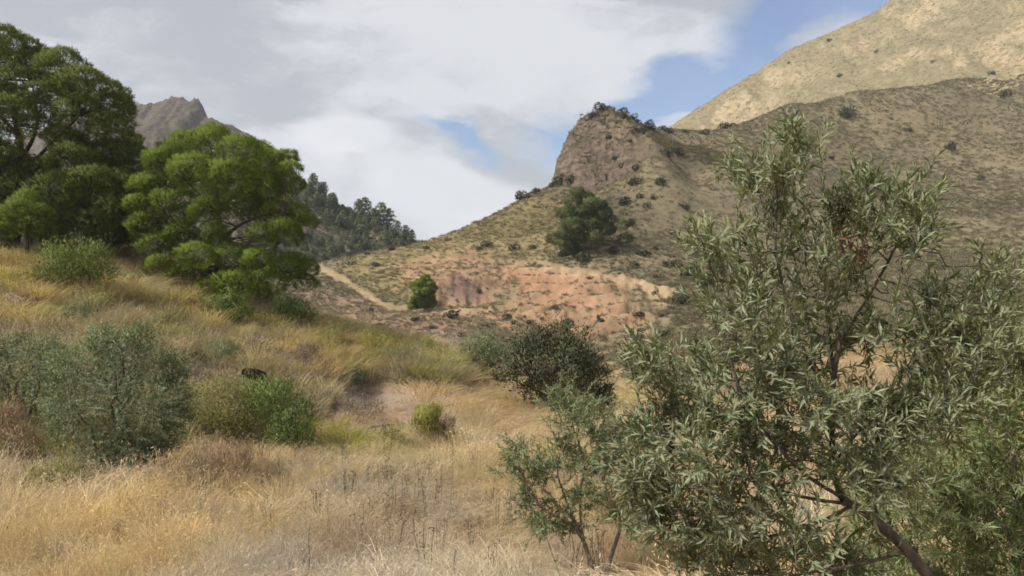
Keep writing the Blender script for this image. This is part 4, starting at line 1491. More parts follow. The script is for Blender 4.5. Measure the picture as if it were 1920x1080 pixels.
for px, py, w in [(838, 610, 34), (815, 604, 22), (775, 606, 22), (720, 608, 24), (700, 600, 18), (868, 622, 26), (905, 612, 22), (960, 600, 24), (990, 590, 20), (985, 612, 20), (925, 592, 14), (870, 578, 10), (1065, 620, 28), (1050, 640, 22), (1140, 600, 24), (1115, 612, 20),
                  (1205, 600, 30), (1220, 560, 22), (1100, 530, 16), (1070, 578, 16), (1030, 585, 18), (1150, 625, 24), (1190, 630, 30), (1230, 640, 36), (890, 560, 14), (1235, 520, 22), (925, 470, 14), (960, 610, 14), (1240, 595, 24), (1010, 600, 14)]:
    if px < 880 and py > 570:
        zone = ('low dark bush on the pinkish slope below the small pine and the track', 'bushes below the track')
    elif py < 585:
        zone = ('dark bush on the red face right of the purple scar', 'bushes on the red face')
    elif px < 1075:
        zone = ('low dark bush on the red steps right behind the big dark bush', 'bushes on the steps behind the dark bush')
    else:
        zone = ('dark bush at the right end of the red earth steps', 'bushes at the right end of the steps')
    shrub(px + RNG.normal(0, 6), py + RNG.normal(0, 7), w * RNG.uniform(.45, .95), *zone, y0=64, y1=150)
for px, py, w in [(1290, 520, 40), (1260, 500, 30), (1320, 540, 36), (1210, 480, 24), (1150, 478, 22), (1100, 490, 26), (1060, 480, 20), (960, 470, 24), (1000, 468, 18), (920, 462, 22), (900, 470, 16), (1340, 600, 34), (1280, 570, 34), (1190, 500, 20), (1230, 470, 16), (1310, 480, 24)]:
    shrub(px, py, w, 'dark scrubby bush along the upper rim of the quarry scar', 'bushes along the quarry rim', y0=64, y1=160)

# ------------------------------------------------------------------ bushes of the bank and the field
M_GREENBUSH = leaf_mat('green_broom', (.085, .125, .026), (.18, .225, .055), trans=.3)
M_YELLOWGREEN = leaf_mat('yellow_green_bush', (.16, .165, .045), (.30, .285, .10), trans=.3)
M_FRESH = leaf_mat('fresh_green_bush', (.10, .155, .036), (.19, .25, .07), trans=.32)
M_OLIVE_BUSH = leaf_mat('olive_bush_leaves', (.085, .12, .052), (.19, .235, .105), back=(.26, .295, .19), trans=.25, rough=.5, spec=.3)
M_OLIVE_LIGHT = leaf_mat('silver_olive_leaves', (.12, .155, .070), (.21, .25, .12), back=(.27, .30, .20), trans=.25, rough=.5, spec=.3)
M_MASTIC = leaf_mat('dark_oak_leaves', (.036, .048, .022), (.105, .115, .052), cc=(.125, .10, .055), trans=.15)
M_BROWNBRUSH = leaf_mat('brown_brush', (.24, .165, .11), (.42, .30, .20), trans=.3)
M_PURPLEBRUSH = leaf_mat('purple_brush', (.15, .11, .09), (.28, .21, .17), trans=.2)
M_GOLD = leaf_mat('golden_grass', (.38, .31, .13), (.60, .48, .245), trans=.4, vary=.16)
M_LIME = leaf_mat('lime_grass', (.23, .23, .055), (.40, .37, .11), trans=.4, vary=.1)


def bl(base, D, *items):
    """clumps given by photo column, row, radius in pixels and a depth offset"""
    b = np.array(base)
    out = []
    for it in items:
        dz = it[3] if len(it) > 3 else RNG.uniform(-.6, .6) * it[2] * D / FPX * 1.2
        p = np.array(at(it[0], it[1], D + dz)) - b
        out.append((*p, it[2] * D / FPX))
    return out


def olive_bush(base, blobs, per, L, Wd, mat, label, gap=.045):
    """bushy olive: ragged leafy shoots fanning out of many clumps, on a few crooked stems"""
    root = thing('olive_bush', base, label, 'olive bush')
    g, tw, s = Geo(), Geo(), Geo()
    B = np.array(blobs)
    ctr = B[:, :3].mean(0)
    for (bx, by, bz, br) in B:
        c = np.array([bx, by, bz])
        away = unit((c - ctr)[None])[0]
        bt = .5 + RNG.normal(0, .16)
        for _ in range(int(per * (br / B[:, 3].mean()) ** 1.5)):
            d = unit((RNG.normal(size=3) * .9 + away * .6 + np.array([0, 0, .35]))[None])[0]
            p0 = c + d * br * RNG.uniform(.05, .5) + RNG.normal(0, br * .22, 3)
            p1 = p0 + d * br * RNG.uniform(.45, 1.0) + np.array([0, 0, -.05])
            p0[2], p1[2] = max(p0[2], .08), max(p1[2], .08)
            spray(g, None, p0, p1, L, Wd, gap, tone=bt + RNG.normal(0, .08), open_=.7)
    k = 40 * len(B)                                  # the dense inside
    bi = RNG.integers(0, len(B), k)
    d = unit(RNG.normal(size=(k, 3)) + np.array([0, 0, .2]))
    cc = B[bi, :3] + d * B[bi, 3:4] * RNG.uniform(.55, .95, (k, 1))
    m = 26
    dd, P = np.repeat(d, m, 0), np.repeat(cc, m, 0) + RNG.normal(0, 1, (k * m, 3)) * np.repeat(B[bi, 3:4] * .20, m, 0)
    P[:, 2] = np.maximum(P[:, 2], .03 + RNG.uniform(0, .15, k * m))
    g2 = Geo()
    g2.flakes(P, dd * .7 + np.array([0, 0, .3]) + RNG.normal(0, .55, (k * m, 3)), RNG.normal(size=(k * m, 3)) + dd, L * RNG.uniform(.65, 1.25, k * m), Wd * RNG.uniform(.7, 1.2, k * m),
              np.clip(np.repeat(RNG.normal(.45, .16, k), m) + RNG.normal(0, .2, k * m), 0, 1), nd=dd)
    g2.build('crown', mat, root)
    for i in range(7):
        e = B[RNG.integers(len(B))]
        a = RNG.uniform(0, 6.28)
        s.tube(curve((.15 * math.cos(a), .15 * math.sin(a), -.15), e[:3] + RNG.normal(0, e[3] * .3, 3), 8, .05, .05), np.linspace(.05, .012, 8), 5)
    g.build('shoots', mat, root)
    s.build('stems', M_OLIVE_BARK, root)
    return root


b = spot(225, 17.5)
olive_bush(b, bl(b, 17.5, (170, 690, 62), (225, 665, 56), (290, 690, 54), (320, 740, 42), (130, 740, 52), (210, 750, 75, -.5), (280, 770, 62, -.3), (150, 800, 54, -.3), (230, 830, 62, -.4), (300, 820, 38), (250, 865, 40, -.2), (190, 640, 30), (260, 635, 28), (330, 690, 26), (220, 740, 70, .7), (120, 690, 34), (110, 780, 34), (330, 780, 30), (275, 850, 34), (180, 855, 36)),
           46, .085, .023, M_OLIVE_BUSH, 'large rounded grey-green olive bush low on the left of the field')
b = spot(40, 20.0)
olive_bush(b, bl(b, 20, (0, 690, 46), (50, 680, 42), (90, 660, 34), (20, 730, 40), (70, 730, 36), (-60, 700, 60), (100, 700, 32), (-20, 660, 36), (30, 650, 26)),
           42, .085, .023, M_OLIVE_LIGHT, 'paler silvery olive bush at the left edge, behind the large rounded one')
b = spot(135, 32.0)
bush('broom_bush', b, bl(b, 32, (110, 500, 34), (150, 490, 38), (185, 485, 28), (140, 520, 34), (95, 520, 24), (190, 510, 22)), 9000, .15, .028, M_GREENBUSH, 'bright green broom bush under the tall pine', 'bush', up=.8)
b = spot(425, 34.0)
bush('broom_bush', b, bl(b, 34, (405, 580, 24), (435, 572, 26), (420, 595, 22), (455, 590, 16)), 6000, .14, .028, M_GREENBUSH, 'dark green low bush on the bank below the rounded pine', 'bush', up=.5)
b = spot(550, 36.0)
bush('broom_bush', b, bl(b, 36, (535, 575, 22), (562, 585, 24), (545, 592, 20), (580, 592, 12)), 5000, .14, .028, M_FRESH, 'fresh lime-green bush under the right boughs of the rounded pine', 'bush', up=.6)
b = spot(430, 22.5)
bush('yellow_bush', b, bl(b, 22.5, (400, 760, 45), (440, 745, 42), (410, 800, 40), (460, 790, 46), (380, 790, 28), (470, 735, 30), (500, 800, 38), (440, 820, 34)), 11000, .10, .024, M_YELLOWGREEN, 'yellow-green leafy bush between the olive bush and the fresh green one', 'bush', up=.5)
b = spot(530, 22.0)
bush('green_bush', b, bl(b, 22, (520, 760, 42), (555, 790, 36), (500, 745, 30), (545, 820, 30), (570, 820, 24), (520, 810, 36), (535, 735, 20)), 10000, .12, .022, M_FRESH, 'bright green feathery bush to the right of the yellow-green one', 'bush', up=.8)
b = spot(805, 24.0)
bush('broom_tuft', b, bl(b, 24, (800, 790, 22), (805, 778, 18), (808, 805, 18), (798, 808, 14)), 3500, .16, .02, M_LIME, 'small upright yellow-green tuft alone in the dry grass', 'plant', up=1.4, out=.35)
b = spot(832, 24.2)
bush('dead_tuft', b, bl(b, 24.2, (838, 800, 15), (830, 822, 16), (845, 815, 10)), 1400, .14, .02, M_BROWNBRUSH, 'brown dead tuft at the right of the small yellow-green one', 'plant', up=1.0)
b = spot(1035, 32.0)
bush('dark_bush', b, bl(b, 32, (1000, 660, 42), (1040, 650, 44), (1080, 670, 42), (960, 690, 34), (1010, 700, 50), (1070, 710, 52), (1110, 710, 30), (1040, 740, 44), (1090, 750, 38), (1130, 760, 30), (975, 665, 26), (1105, 680, 28), (1010, 640, 24), (1060, 640, 22), (1000, 735, 28), (1140, 740, 18)),
     24000, .13, .05, M_MASTIC, 'big dark bush with brownish leaves at the far end of the dry field', 'bush', up=.55, out=.8, sub=.22)
b = spot(905, 37.0)
bush('dark_bush', b, bl(b, 37, (890, 655, 26), (915, 650, 24), (900, 675, 26), (930, 670, 22), (875, 670, 16)), 5000, .12, .04, M_OLIVE_BUSH, 'smaller dark green bush behind the left end of the big dark one', 'bush', up=.4)
b = spot(570, 31.0)
bush('dead_brush', b, bl(b, 31, (520, 680, 26), (560, 690, 30), (595, 705, 24), (540, 705, 26), (575, 665, 20), (610, 715, 14)), 4500, .22, .018, M_PURPLEBRUSH, 'purple-brown heap of dead brush on the foot of the bank', 'brush', up=.5, out=.4)
b = spot(420, 17.0)
bush('dead_brush', b, bl(b, 17, (400, 890, 34), (440, 880, 34), (420, 860, 26), (380, 910, 26)), 4500, .16, .010, M_BROWNBRUSH, 'brown dry brush standing right of the large olive bush', 'brush', up=.8, out=.6, sub=.4)
b = spot(320, 15.2)
bush('dead_brush', b, bl(b, 15.2, (320, 915, 42), (280, 935, 34), (370, 930, 36), (340, 895, 24), (220, 945, 28)), 6000, .13, .010, M_BROWNBRUSH, 'reddish-brown dry brush at the foot of the large olive bush', 'brush', up=.6, out=.6, sub=.45)
b = spot(125, 15.8)
bush('dead_brush', b, bl(b, 15.8, (90, 900, 28), (130, 905, 32), (160, 920, 24), (60, 915, 20)), 4000, .14, .012, M_YELLOWGREEN, 'pale yellowish weeds under the left side of the large olive bush', 'brush', up=.9, out=.6, sub=.45)
b = spot(15, 18.5)
bush('dead_brush', b, bl(b, 18.5, (10, 800, 26), (40, 830, 24), (-20, 830, 30), (20, 770, 18)), 3500, .14, .014, M_BROWNBRUSH, 'brown dry brush below the silvery olive bush at the left edge', 'brush', up=.9, out=.6, sub=.45)
b = spot(730, 27.0)
bush('weeds', b, bl(b, 23, (720, 835, 22), (760, 850, 20), (690, 845, 18), (740, 815, 16)), 2600, .12, .014, M_YELLOWGREEN, 'low patch of yellowish weeds left of the small upright tuft', 'weeds', up=.9, out=.6, sub=.45)
for px, D, w, lab in [(645, 27.5, 26, 'small grey-brown dead clump on the bare patch, nearest the bright green bush'), (612, 28, 20, 'grey-brown dead clump at the left end of the bare patch'), (690, 29, 24, 'low dark dead clump in the middle of the bare patch')]:
    b = spot(px, D)
    m_ = D / FPX
    bush('dead_clump', b, [(0, 0, w * m_ * .5, w * m_), (w * m_ * .7, 0, w * m_ * .4, w * m_ * .7)], 900, .14, .016, M_PURPLEBRUSH, lab, 'brush', up=.7, stems=2, stem_r=.008)

# mixed low shrubs over the bank
for i_, (px, D, w, hgt, mt, lab) in enumerate([
        (35, 31, 40, .8, M_LIME, 'low yellow-green mound at the left edge below the slim young pine'), (30, 29, 36, .7, M_BROWNBRUSH, 'brown dry mound at the left edge above the silvery olive bush'),
        (125, 29, 38, .8, M_OLIVE_BUSH, 'dull green mound directly above the silvery olive bush'), (180, 30.5, 34, .8, M_YELLOWGREEN, 'yellowish mound above the top of the large olive bush'),
        (305, 31, 36, .7, M_YELLOWGREEN, 'yellowish low shrub on the slope above the right shoulder of the large olive bush'), (345, 28.5, 34, .7, M_BROWNBRUSH, 'brown low shrub just right of the large olive bush top'),
        (330, 34.5, 30, .8, M_BROWNBRUSH, 'straw-brown shrub below the gap between the two big pines'), (405, 29.5, 34, .7, M_OLIVE_BUSH, 'dull green low shrub above the yellow-green leafy bush'),
        (490, 35, 30, .8, M_YELLOWGREEN, 'yellowish shrub between the dark green low bush and the lime-green one'), (470, 31.5, 30, .7, M_PURPLEBRUSH, 'grey-brown shrub left of the brush heap'),
        (640, 35.5, 34, .9, M_YELLOWGREEN, 'yellow-green shrub on the bank behind the brush heap'), (690, 37, 34, .9, M_LIME, 'yellow-green mound at the middle of the low bank'), (660, 33, 26, .7, M_OLIVE_BUSH, 'olive-green low shrub right of the brush heap'),
        (745, 35.5, 30, .7, M_OLIVE_BUSH, 'olive-brown low shrub at the foot of the low bank above the lilac patch'), (800, 38, 34, .8, M_YELLOWGREEN, 'straw-green mound on the low bank near its right end'), (830, 36.5, 24, .7, M_BROWNBRUSH, 'brown low shrub at the foot of the low bank near its right end'),
        (590, 37.5, 30, .8, M_BROWNBRUSH, 'straw-brown shrub right below the lime-green bush'), (720, 41, 28, .8, M_BROWNBRUSH, 'brown shrub on the crest of the low bank'), (240, 35, 28, .8, M_GREENBUSH, 'green low shrub right of the bright green broom bush')]):
    b = spot(px, D)
    m_ = D / FPX
    k_ = 4
    bb = [(RNG.normal(0, .5) * w * m_, RNG.normal(0, .4) * w * m_, w * m_ * hgt * RNG.uniform(.35, .8), w * m_ * RNG.uniform(.45, .75)) for q_ in range(k_)]
    bush('low_shrub', b, bb, 2600, .17, .02, mt, lab, 'shrub', up=.8, out=.6, sub=.35, stems=3, stem_r=.012)

# tussocks standing out on the bank: one mesh each, six shapes shared
tus = []
for q in range(6):
    g = Geo()
    n = 170
    a = RNG.uniform(0, 6.283, n)
    rr = .20 * np.sqrt(RNG.uniform(0, 1, n))
    P = np.stack([rr * np.cos(a), rr * np.sin(a), np.full(n, -.06)], 1)
    le = RNG.uniform(.25, .75)
    d = np.stack([np.cos(a) * le, np.sin(a) * le, np.ones(n)], 1) + RNG.normal(0, .2, (n, 3)) * np.array([1, 1, .2])
    g.blades(P, d, RNG.uniform(.6, 1.15, n), .014, RNG.uniform(.2, .9, n), np.clip(RNG.normal(.5, .25, n), 0, 1))
    tus.append(g)
tus_gold = [g.mesh('tussock') for g in tus]
tus_lime = [g.mesh('tussock') for g in tus]
for m_ in tus_gold:
    m_.materials.append(M_GOLD)
for m_ in tus_lime:
    m_.materials.append(M_LIME)


def tussocks(n, poly, d0, d1, meshes, size, label, group):
    k = tries = 0
    while k < n and tries < 20000:
        tries += 1
        px = RNG.uniform(min(p[0] for p in poly), max(p[0] for p in poly))
        D = RNG.uniform(d0, d1)
        p = spot(px, D)
        qx, qy = project(np.array([p.x]), np.array([p.y]), np.array([p.z]))
        if poly_sd(qx, qy, poly)[0] > 0:
            continue
        o = bpy.data.objects.new('tussock', meshes[int(RNG.integers(len(meshes)))])
        COL.objects.link(o)
        o.location = p
        o.rotation_euler = (RNG.normal(0, .08), RNG.normal(0, .08), RNG.uniform(0, 6.28))
        s = size * RNG.uniform(.7, 1.25)
        o.scale = (s * RNG.uniform(.9, 1.3), s * RNG.uniform(.9, 1.3), s)
        l, gr = (label, group) if isinstance(label, str) else label(float(qx[0]))
        tag(o, l, 'tussock', gr)
        k += 1


tussocks(90, [(60, 500), (380, 520), (500, 570), (420, 640), (300, 590), (60, 560)], 28, 44, tus_gold, 1.1, lambda v: ('dry golden tussock just below the bright green broom bush', 'tussocks below the broom bush') if v < 215 else
         (('dry golden tussock on the slope below the gap between the two big pines', 'tussocks below the gap between the pines') if v < 370 else ('dry golden tussock below the dark green low bush of the bank', 'tussocks below the dark green low bush')), None)
tussocks(34, [(-40, 500), (60, 500), (120, 640), (-40, 640)], 27, 40, tus_gold, 1.2, 'dry golden tussock on the bank at the left edge, above the silvery olive bush', 'tussocks at the left edge')
tussocks(110, [(430, 610), (620, 620), (720, 650), (720, 715), (620, 725), (430, 700)], 28, 44, tus_gold, 1.05, lambda v: ('straw tussock on the bank left of the purple-brown brush heap', 'tussocks left of the brush heap') if v < 530 else
         (('straw tussock just above the purple-brown brush heap', 'tussocks above the brush heap') if v < 625 else ('straw tussock on the bank right of the purple-brown brush heap', 'tussocks right of the brush heap')), None)
tussocks(26, [(640, 640), (900, 660), (900, 715), (650, 720)], 31, 44, tus_lime, 1.0, lambda v: ('yellow-green tussock on the low bank behind the lilac patch', 'green tussocks behind the lilac patch') if v < 775 else ('yellow-green tussock at the low end of the bank, beside the smaller dark green bush', 'green tussocks at the end of the bank'), None)
tussocks(30, [(640, 640), (900, 660), (900, 715), (650, 720)], 31, 44, tus_gold, 1.0, lambda v: ('straw tussock on the low bank behind the lilac patch', 'straw tussocks behind the lilac patch') if v < 775 else ('straw tussock at the low end of the bank, beside the smaller dark green bush', 'straw tussocks at the end of the bank'), None)
tussocks(14, [(0, 520), (90, 520), (100, 560), (0, 560)], 30, 40, tus_lime, .9, 'yellow-green tussock at the left edge under the pines', 'green tussocks at the left edge')
tussocks(12, [(580, 800), (720, 830), (700, 880), (560, 850)], 18, 26, tus_lime, .7, 'yellow-green tussock on the field edge below the bright green bush', 'tussocks at the field edge')
tussocks(16, [(1140, 690), (1330, 700), (1330, 760), (1180, 780)], 30, 48, tus_gold, .7, 'pale tussock on the bare sandy slope behind the big dark bush', 'tussocks on the sandy slope')


# stones
def rock_mesh(seed):
    rng = np.random.default_rng(seed)
    import bmesh
    bm = bmesh.new()
    bmesh.ops.create_icosphere(bm, subdivisions=3, radius=1)
    co = np.array([v.co for v in bm.verts])
    dd = 1 + fbm(co[:, 0] + seed, co[:, 1], .9, 3, .5, seed * 3.1, z=co[:, 2]) * .55
    for v, e in zip(bm.verts, dd):
        v.co *= e
        v.co.z *= .62
    me = bpy.data.meshes.new('rock')
    bm.to_mesh(me)
    bm.free()
    return me


def stone_mat(name, a, b_):
    m = bpy.data.materials.new(name)
    m.use_nodes = True
    k = NT(m.node_tree)
    pos = k.n('ShaderNodeTexCoord').outputs['Object']
    nz = k.noise(pos, 3.0, 6.0, .65)
    bump = k.n('ShaderNodeBump', ins={'Strength': .8, 'Distance': .08, 'Height': nz})
    p = k.n('ShaderNodeBsdfPrincipled', ins={'Base Color': k.mix(k.smooth(nz, .35, .65), a, b_), 'Roughness': .95, 'Specular IOR Level': .05, 'Normal': bump.outputs[0]})
    k.set(k.n('ShaderNodeOutputMaterial').inputs[0], p.outputs[0])
    return m


M_STONE = stone_mat('brown_stone', (.12, .085, .065), (.25, .18, .135))
M_BLACK = stone_mat('black_stone', (.004, .004, .005), (.012, .011, .011))
rocks = [rock_mesh(s) for s in (1, 2, 3)]
for m_ in rocks:
    m_.materials.append(M_STONE)
for px, D, w in [(735, 28.0, 9), (752, 28.2, 10), (766, 28.4, 8), (722, 28.0, 7), (745, 27.6, 6)]:
    p = spot(px, D)
    o = link('stone', rocks[int(RNG.integers(3))], None, loc=p + Vector((0, 0, .04)))
    s = w * D / FPX
    o.scale = (s, s * .8, s * .8)
    o.rotation_euler.z = RNG.uniform(0, 6)
    tag(o, 'dark brown stone in the row on the bare patch of the field', 'stone', 'stones on the bare patch')
mb = rock_mesh(7)
mb.materials.append(M_BLACK)
p = spot(476, 27.5)
o = link('black_rock', mb, None, loc=Vector(at(476, 703, 27.5)))
o.rotation_euler = (.1, .25, .4)
o.scale = (.44, .3, .30)
tag(o, 'black rounded rock in a hollow of the bank above the bright green bush', 'rock')
for px, D, w in [(600, 30.2, 10), (618, 30.0, 8), (585, 30.5, 8)]:
    p = spot(px, D)
    o = link('black_rock', mb, None, loc=p + Vector((0, 0, .06)))
    s = w * D / FPX
    o.scale = (s * 1.2, s, s)
    o.rotation_euler.z = RNG.uniform(0, 6)
    tag(o, 'small blackened rock at the foot of the purple-brown brush heap', 'rock', 'rocks below the brush heap')

# dead stalks standing in the dry grass
for px, py0, D, lab in [(577, 985, 8.6, 'tall bare grey stalk standing straight at the bottom of the field'), (850, 1030, 8.4, 'dark thin stalk with a few side twigs near the centre bottom'), (702, 1020, 8.8, 'short dark stalk between the two taller ones')]:
    p = spot(px, D)
    h = at(px, py0, D)[2] - p.z
    root = thing('dead_stalk', p, lab, 'stalk')
    g = Geo()
    g.tube(curve((0, 0, -.05), (.02, 0, h), 7, 0, .008), np.linspace(.007, .004, 7), 5)
    g.build('stem', M_GREY_BARK, root)
    g = Geo()
    for q in range(5 if px != 577 else 2):
        z0 = h * RNG.uniform(.5, .95)
        a = RNG.uniform(0, 6.28)
        g.tube(curve((0.01, 0, z0), (.06 * math.cos(a), .06 * math.sin(a), z0 + .07), 4), [.003, .003, .002, .002], 4)
    g.build('side_twig', M_GREY_BARK, root)


# ------------------------------------------------------------------ olive trees
def olive(name, base, label, limbs, blobs, shoots, L, Wd, gap, per, leafm, barkm, single=0, trunk_pts=None, up=.45, tone=.5, length=1.0, twig_r=.0025, dead=None, droop=0.0, fold=.22, thin=None):
    root = thing(name, base, label, 'olive tree')
    g = Geo()
    pts = spline(trunk_pts[0], 18)
    pts = pts + RNG.normal(0, trunk_pts[1] * .08, pts.shape)
    g.tube(pts, np.linspace(trunk_pts[1], trunk_pts[2], len(pts)), 10)
    g.build('trunk', barkm, root, smooth=True)
    alln = [pts]
    for lp, r0, r1 in limbs:
        q = spline(lp, 16)
        g = Geo()
        g.tube(q + RNG.normal(0, r0 * .12, q.shape), np.linspace(r0, r1, len(q)), 7)
        g.build('branch', barkm, root, smooth=True)
        alln.append(q)
    alln = np.concatenate(alln)
    leaves, tw, rec = Geo(), Geo(), []
    blob_sprays(blobs, per, leaves, tw, L, Wd, gap, rec=rec, up=up, tone=tone, length=length, twig_r=twig_r, droop=droop, thin=thin)
    for (bx, by, bz, br) in blobs:           # each clump hangs on a twig from the nearest branch
        c = np.array([bx, by, bz])
        s = alln[np.argmin(np.linalg.norm(alln - c, axis=1))]
        tw.tube(curve(s, c, 8, .03, .03), np.linspace(twig_r * 3.5, twig_r * 1.2, 8), 5)
    for p0, p1 in shoots:
        spray(leaves, tw, p0, p1, L, Wd, gap, rec=rec, tone=tone + RNG.normal(0, .08), twig_r=twig_r)
    P, D, N, LL, WW, T = [np.concatenate([r_[i] for r_ in rec]) for i in range(6)]
    order = np.arange(len(P))
    if single:                               # the leaves that show largest are leaves of their own
        wp = P + np.array(base)
        dist = np.linalg.norm(wp, axis=1) / LL
        order = np.argsort(dist)
        pick, order = order[:single], order[single:]
        lms = []
        for tn in (.2, .45, .6, .8):
            lg = Geo()
            lg.leaves(np.zeros((1, 3)), np.array([[0, 1.0, 0]]), np.array([[0, 0, 1.0]]), 1.0, Wd / L, tn, fold)
            lm = lg.mesh('leaf')
            lm.materials.append(leafm)
            lms.append(lm)
        for i in pick:
            d = Vector(D[i]).normalized()
            s = d.cross(Vector(N[i])).normalized()
            u = s.cross(d)
            o = bpy.data.objects.new('leaf', lms[min(3, int(T[i] * 4))])
            COL.objects.link(o)
            o.parent = root
            o.matrix_local = Matrix.Translation(Vector(P[i])) @ Matrix((s, d, u)).transposed().to_4x4() @ Matrix.Scale(LL[i], 4)
    leaves.leaves(P[order], D[order], N[order], LL[order], WW[order], T[order], fold)
    leaves.build('leaves', leafm, root, kind='stuff')
    tw.build('twigs', barkm, root)
    if dead:
        dg = Geo()
        for c, r_ in dead:
            for q in range(9):
                d = unit(RNG.normal(size=(1, 3)) + np.array([[0, 0, -.2]]))[0]
                spray(dg, None, c + RNG.normal(0, r_ * .3, 3), c + d * r_, L * .9, Wd, gap * 1.3)
        o = dg.build('dead_leaves', M_DEAD, root, kind='stuff')
        o['label'] = 'dry orange-brown dead leaves'
    return root


# small two-stemmed olive in the field
D0 = 9.3
b = spot(1120, D0)
q = lambda x, y, d=0.0: pix_local(b, x, y, D0 + d)
SM = [(1068, 760, 30), (1042, 748, 24), (1095, 775, 30), (1060, 800, 32), (1110, 810, 32), (1125, 775, 24), (972, 845, 26), (955, 878, 22), (1000, 870, 32), (1020, 900, 30), (985, 920, 24), (1040, 870, 26), (1000, 955, 30), (1040, 960, 34), (1070, 985, 26),
      (1020, 985, 26), (1085, 930, 26), (1100, 880, 30), (1130, 850, 30), (1150, 890, 34), (1175, 860, 28), (1110, 940, 26), (1180, 930, 36), (1150, 960, 22), (1200, 890, 34), (1205, 960, 30), (1185, 990, 22), (1075, 850, 30), (1055, 840, 24), (1140, 820, 26), (1165, 810, 26)]
olive('olive_tree', b, 'small young olive with two slim stems in the dry field, left of the big one',
      [([q(1128, 1112), q(1148, 1040), q(1163, 985), q(1150, 950), q(1132, 905), q(1120, 850)], .028, .012), ([q(1163, 985), q(1185, 950, .1), q(1200, 890, .15)], .016, .008),
       ([q(1080, 985), q(1062, 940), q(1045, 880, -.1), q(1060, 830, -.1)], .016, .007), ([q(1092, 1010), q(1088, 930, .1), q(1095, 870, .1), q(1075, 800, .1), q(1066, 750, .1)], .017, .006), ([q(1080, 985), q(1040, 965, -.15), q(995, 930, -.2), q(970, 860, -.2)], .013, .005)],
      [(*q(x, y, RNG.uniform(-.35, .35)), r_ * D0 / FPX) for x, y, r_ in SM], [], .060, .016, .018, 30, M_OLIVE_YOUNG, M_GREY_BARK,
      trunk_pts=([q(1118, 1112), q(1108, 1060), q(1094, 1015), q(1080, 985)], .032, .022), tone=.55, length=1.15, twig_r=.0022)

# pale olive with long upright shoots at the right edge
D1 = 5.2
bz = ground_at(3.0, D1)
b = Vector((3.05, D1, bz))
q = lambda x, y, d=0.0: pix_local(b, x, y, D1 + d)
PA = [(x + RNG.normal(0, 14), y + RNG.normal(0, 14), 52) for y in range(680, 1180, 46) for x in range(1660, 2120, 50) if (x - 1690) > (900 - y) * .75 - 60 and not (y < 800 and x < 1800)]
PA += [(1850, 700, 40), (1900, 660, 44), (1880, 740, 46), (1920, 720, 50)]
olive('olive_tree', b, 'pale green olive thicket of long upright leafy shoots at the lower right edge',
      [([q(1900, 1500), q(1840, 1200), q(1800, 950)], .03, .012), ([q(1900, 1500), q(1920, 1150), q(1900, 850), q(1890, 720)], .03, .01), ([q(1900, 1500), q(2020, 1200), q(2060, 900)], .03, .01), ([q(1900, 1500), q(1760, 1250), q(1720, 1040)], .03, .01)],
      [(*q(x, y, RNG.uniform(-.5, .6)), r_ * D1 / FPX) for x, y, r_ in PA], [], .072, .0125, .021, 21, M_OLIVE_PALE, M_GREY_BARK,
      trunk_pts=([np.array([.02, 0, -.1]), q(1900, 1560), q(1900, 1480)], .05, .035), tone=.55, up=1.0, length=1.5, twig_r=.0022, droop=.05)

# the big olive leaning in from the lower right
D2 = 3.65
bx = at(2030, 1300, 3.5)
b = Vector((bx[0], 3.45, ground_at(bx[0], 3.45)))
q = lambda x, y, d=0.0: pix_local(b, x, y, D2 + d)
BG = [(1480, 330, 44), (1440, 345, 42), (1500, 285, 34), (1410, 330, 34), (1485, 262, 22), (1450, 390, 40), (1375, 320, 24),
      (1600, 390, 44), (1640, 400, 46), (1690, 400, 44), (1730, 410, 36), (1610, 450, 50), (1680, 460, 50), (1720, 460, 34), (1560, 420, 44), (1640, 350, 24),
      (1480, 440, 42), (1520, 480, 46), (1450, 470, 44), (1400, 480, 48), (1340, 470, 40), (1300, 455, 24), (1370, 530, 50), (1420, 560, 56), (1480, 540, 54), (1540, 540, 50), (1330, 520, 30), (1370, 590, 44),
      (1590, 540, 40), (1430, 630, 60), (1490, 620, 60), (1540, 610, 44), (1400, 690, 48), (1460, 700, 60), (1520, 690, 56), (1590, 640, 40), (1640, 620, 44),
      (1340, 700, 44), (1290, 720, 34), (1230, 690, 34), (1200, 685, 22), (1270, 780, 50), (1330, 780, 60), (1400, 780, 60), (1470, 780, 60), (1540, 770, 56), (1210, 800, 36), (1250, 850, 60), (1320, 860, 64), (1400, 860, 64), (1470, 860, 64), (1540, 850, 60), (1200, 880, 44), (1220, 930, 54),
      (1290, 940, 64), (1370, 940, 66), (1450, 940, 66), (1340, 1010, 70), (1420, 1020, 74), (1500, 1030, 70), (1300, 1040, 40), (1440, 1080, 70), (1540, 1080, 60), (1360, 1090, 60), (1600, 1060, 50), (1240, 980, 34),
      (1600, 780, 52), (1650, 760, 46), (1630, 840, 54), (1690, 820, 48), (1600, 900, 48), (1680, 900, 44),
      (1720, 640, 44), (1770, 600, 46), (1820, 560, 44), (1860, 520, 34), (1760, 670, 50), (1820, 640, 46), (1870, 590, 40), (1720, 720, 48), (1780, 740, 44), (1840, 700, 36), (1880, 560, 30), (1745, 560, 30), (1700, 780, 40), (1760, 800, 40), (1900, 680, 40)]
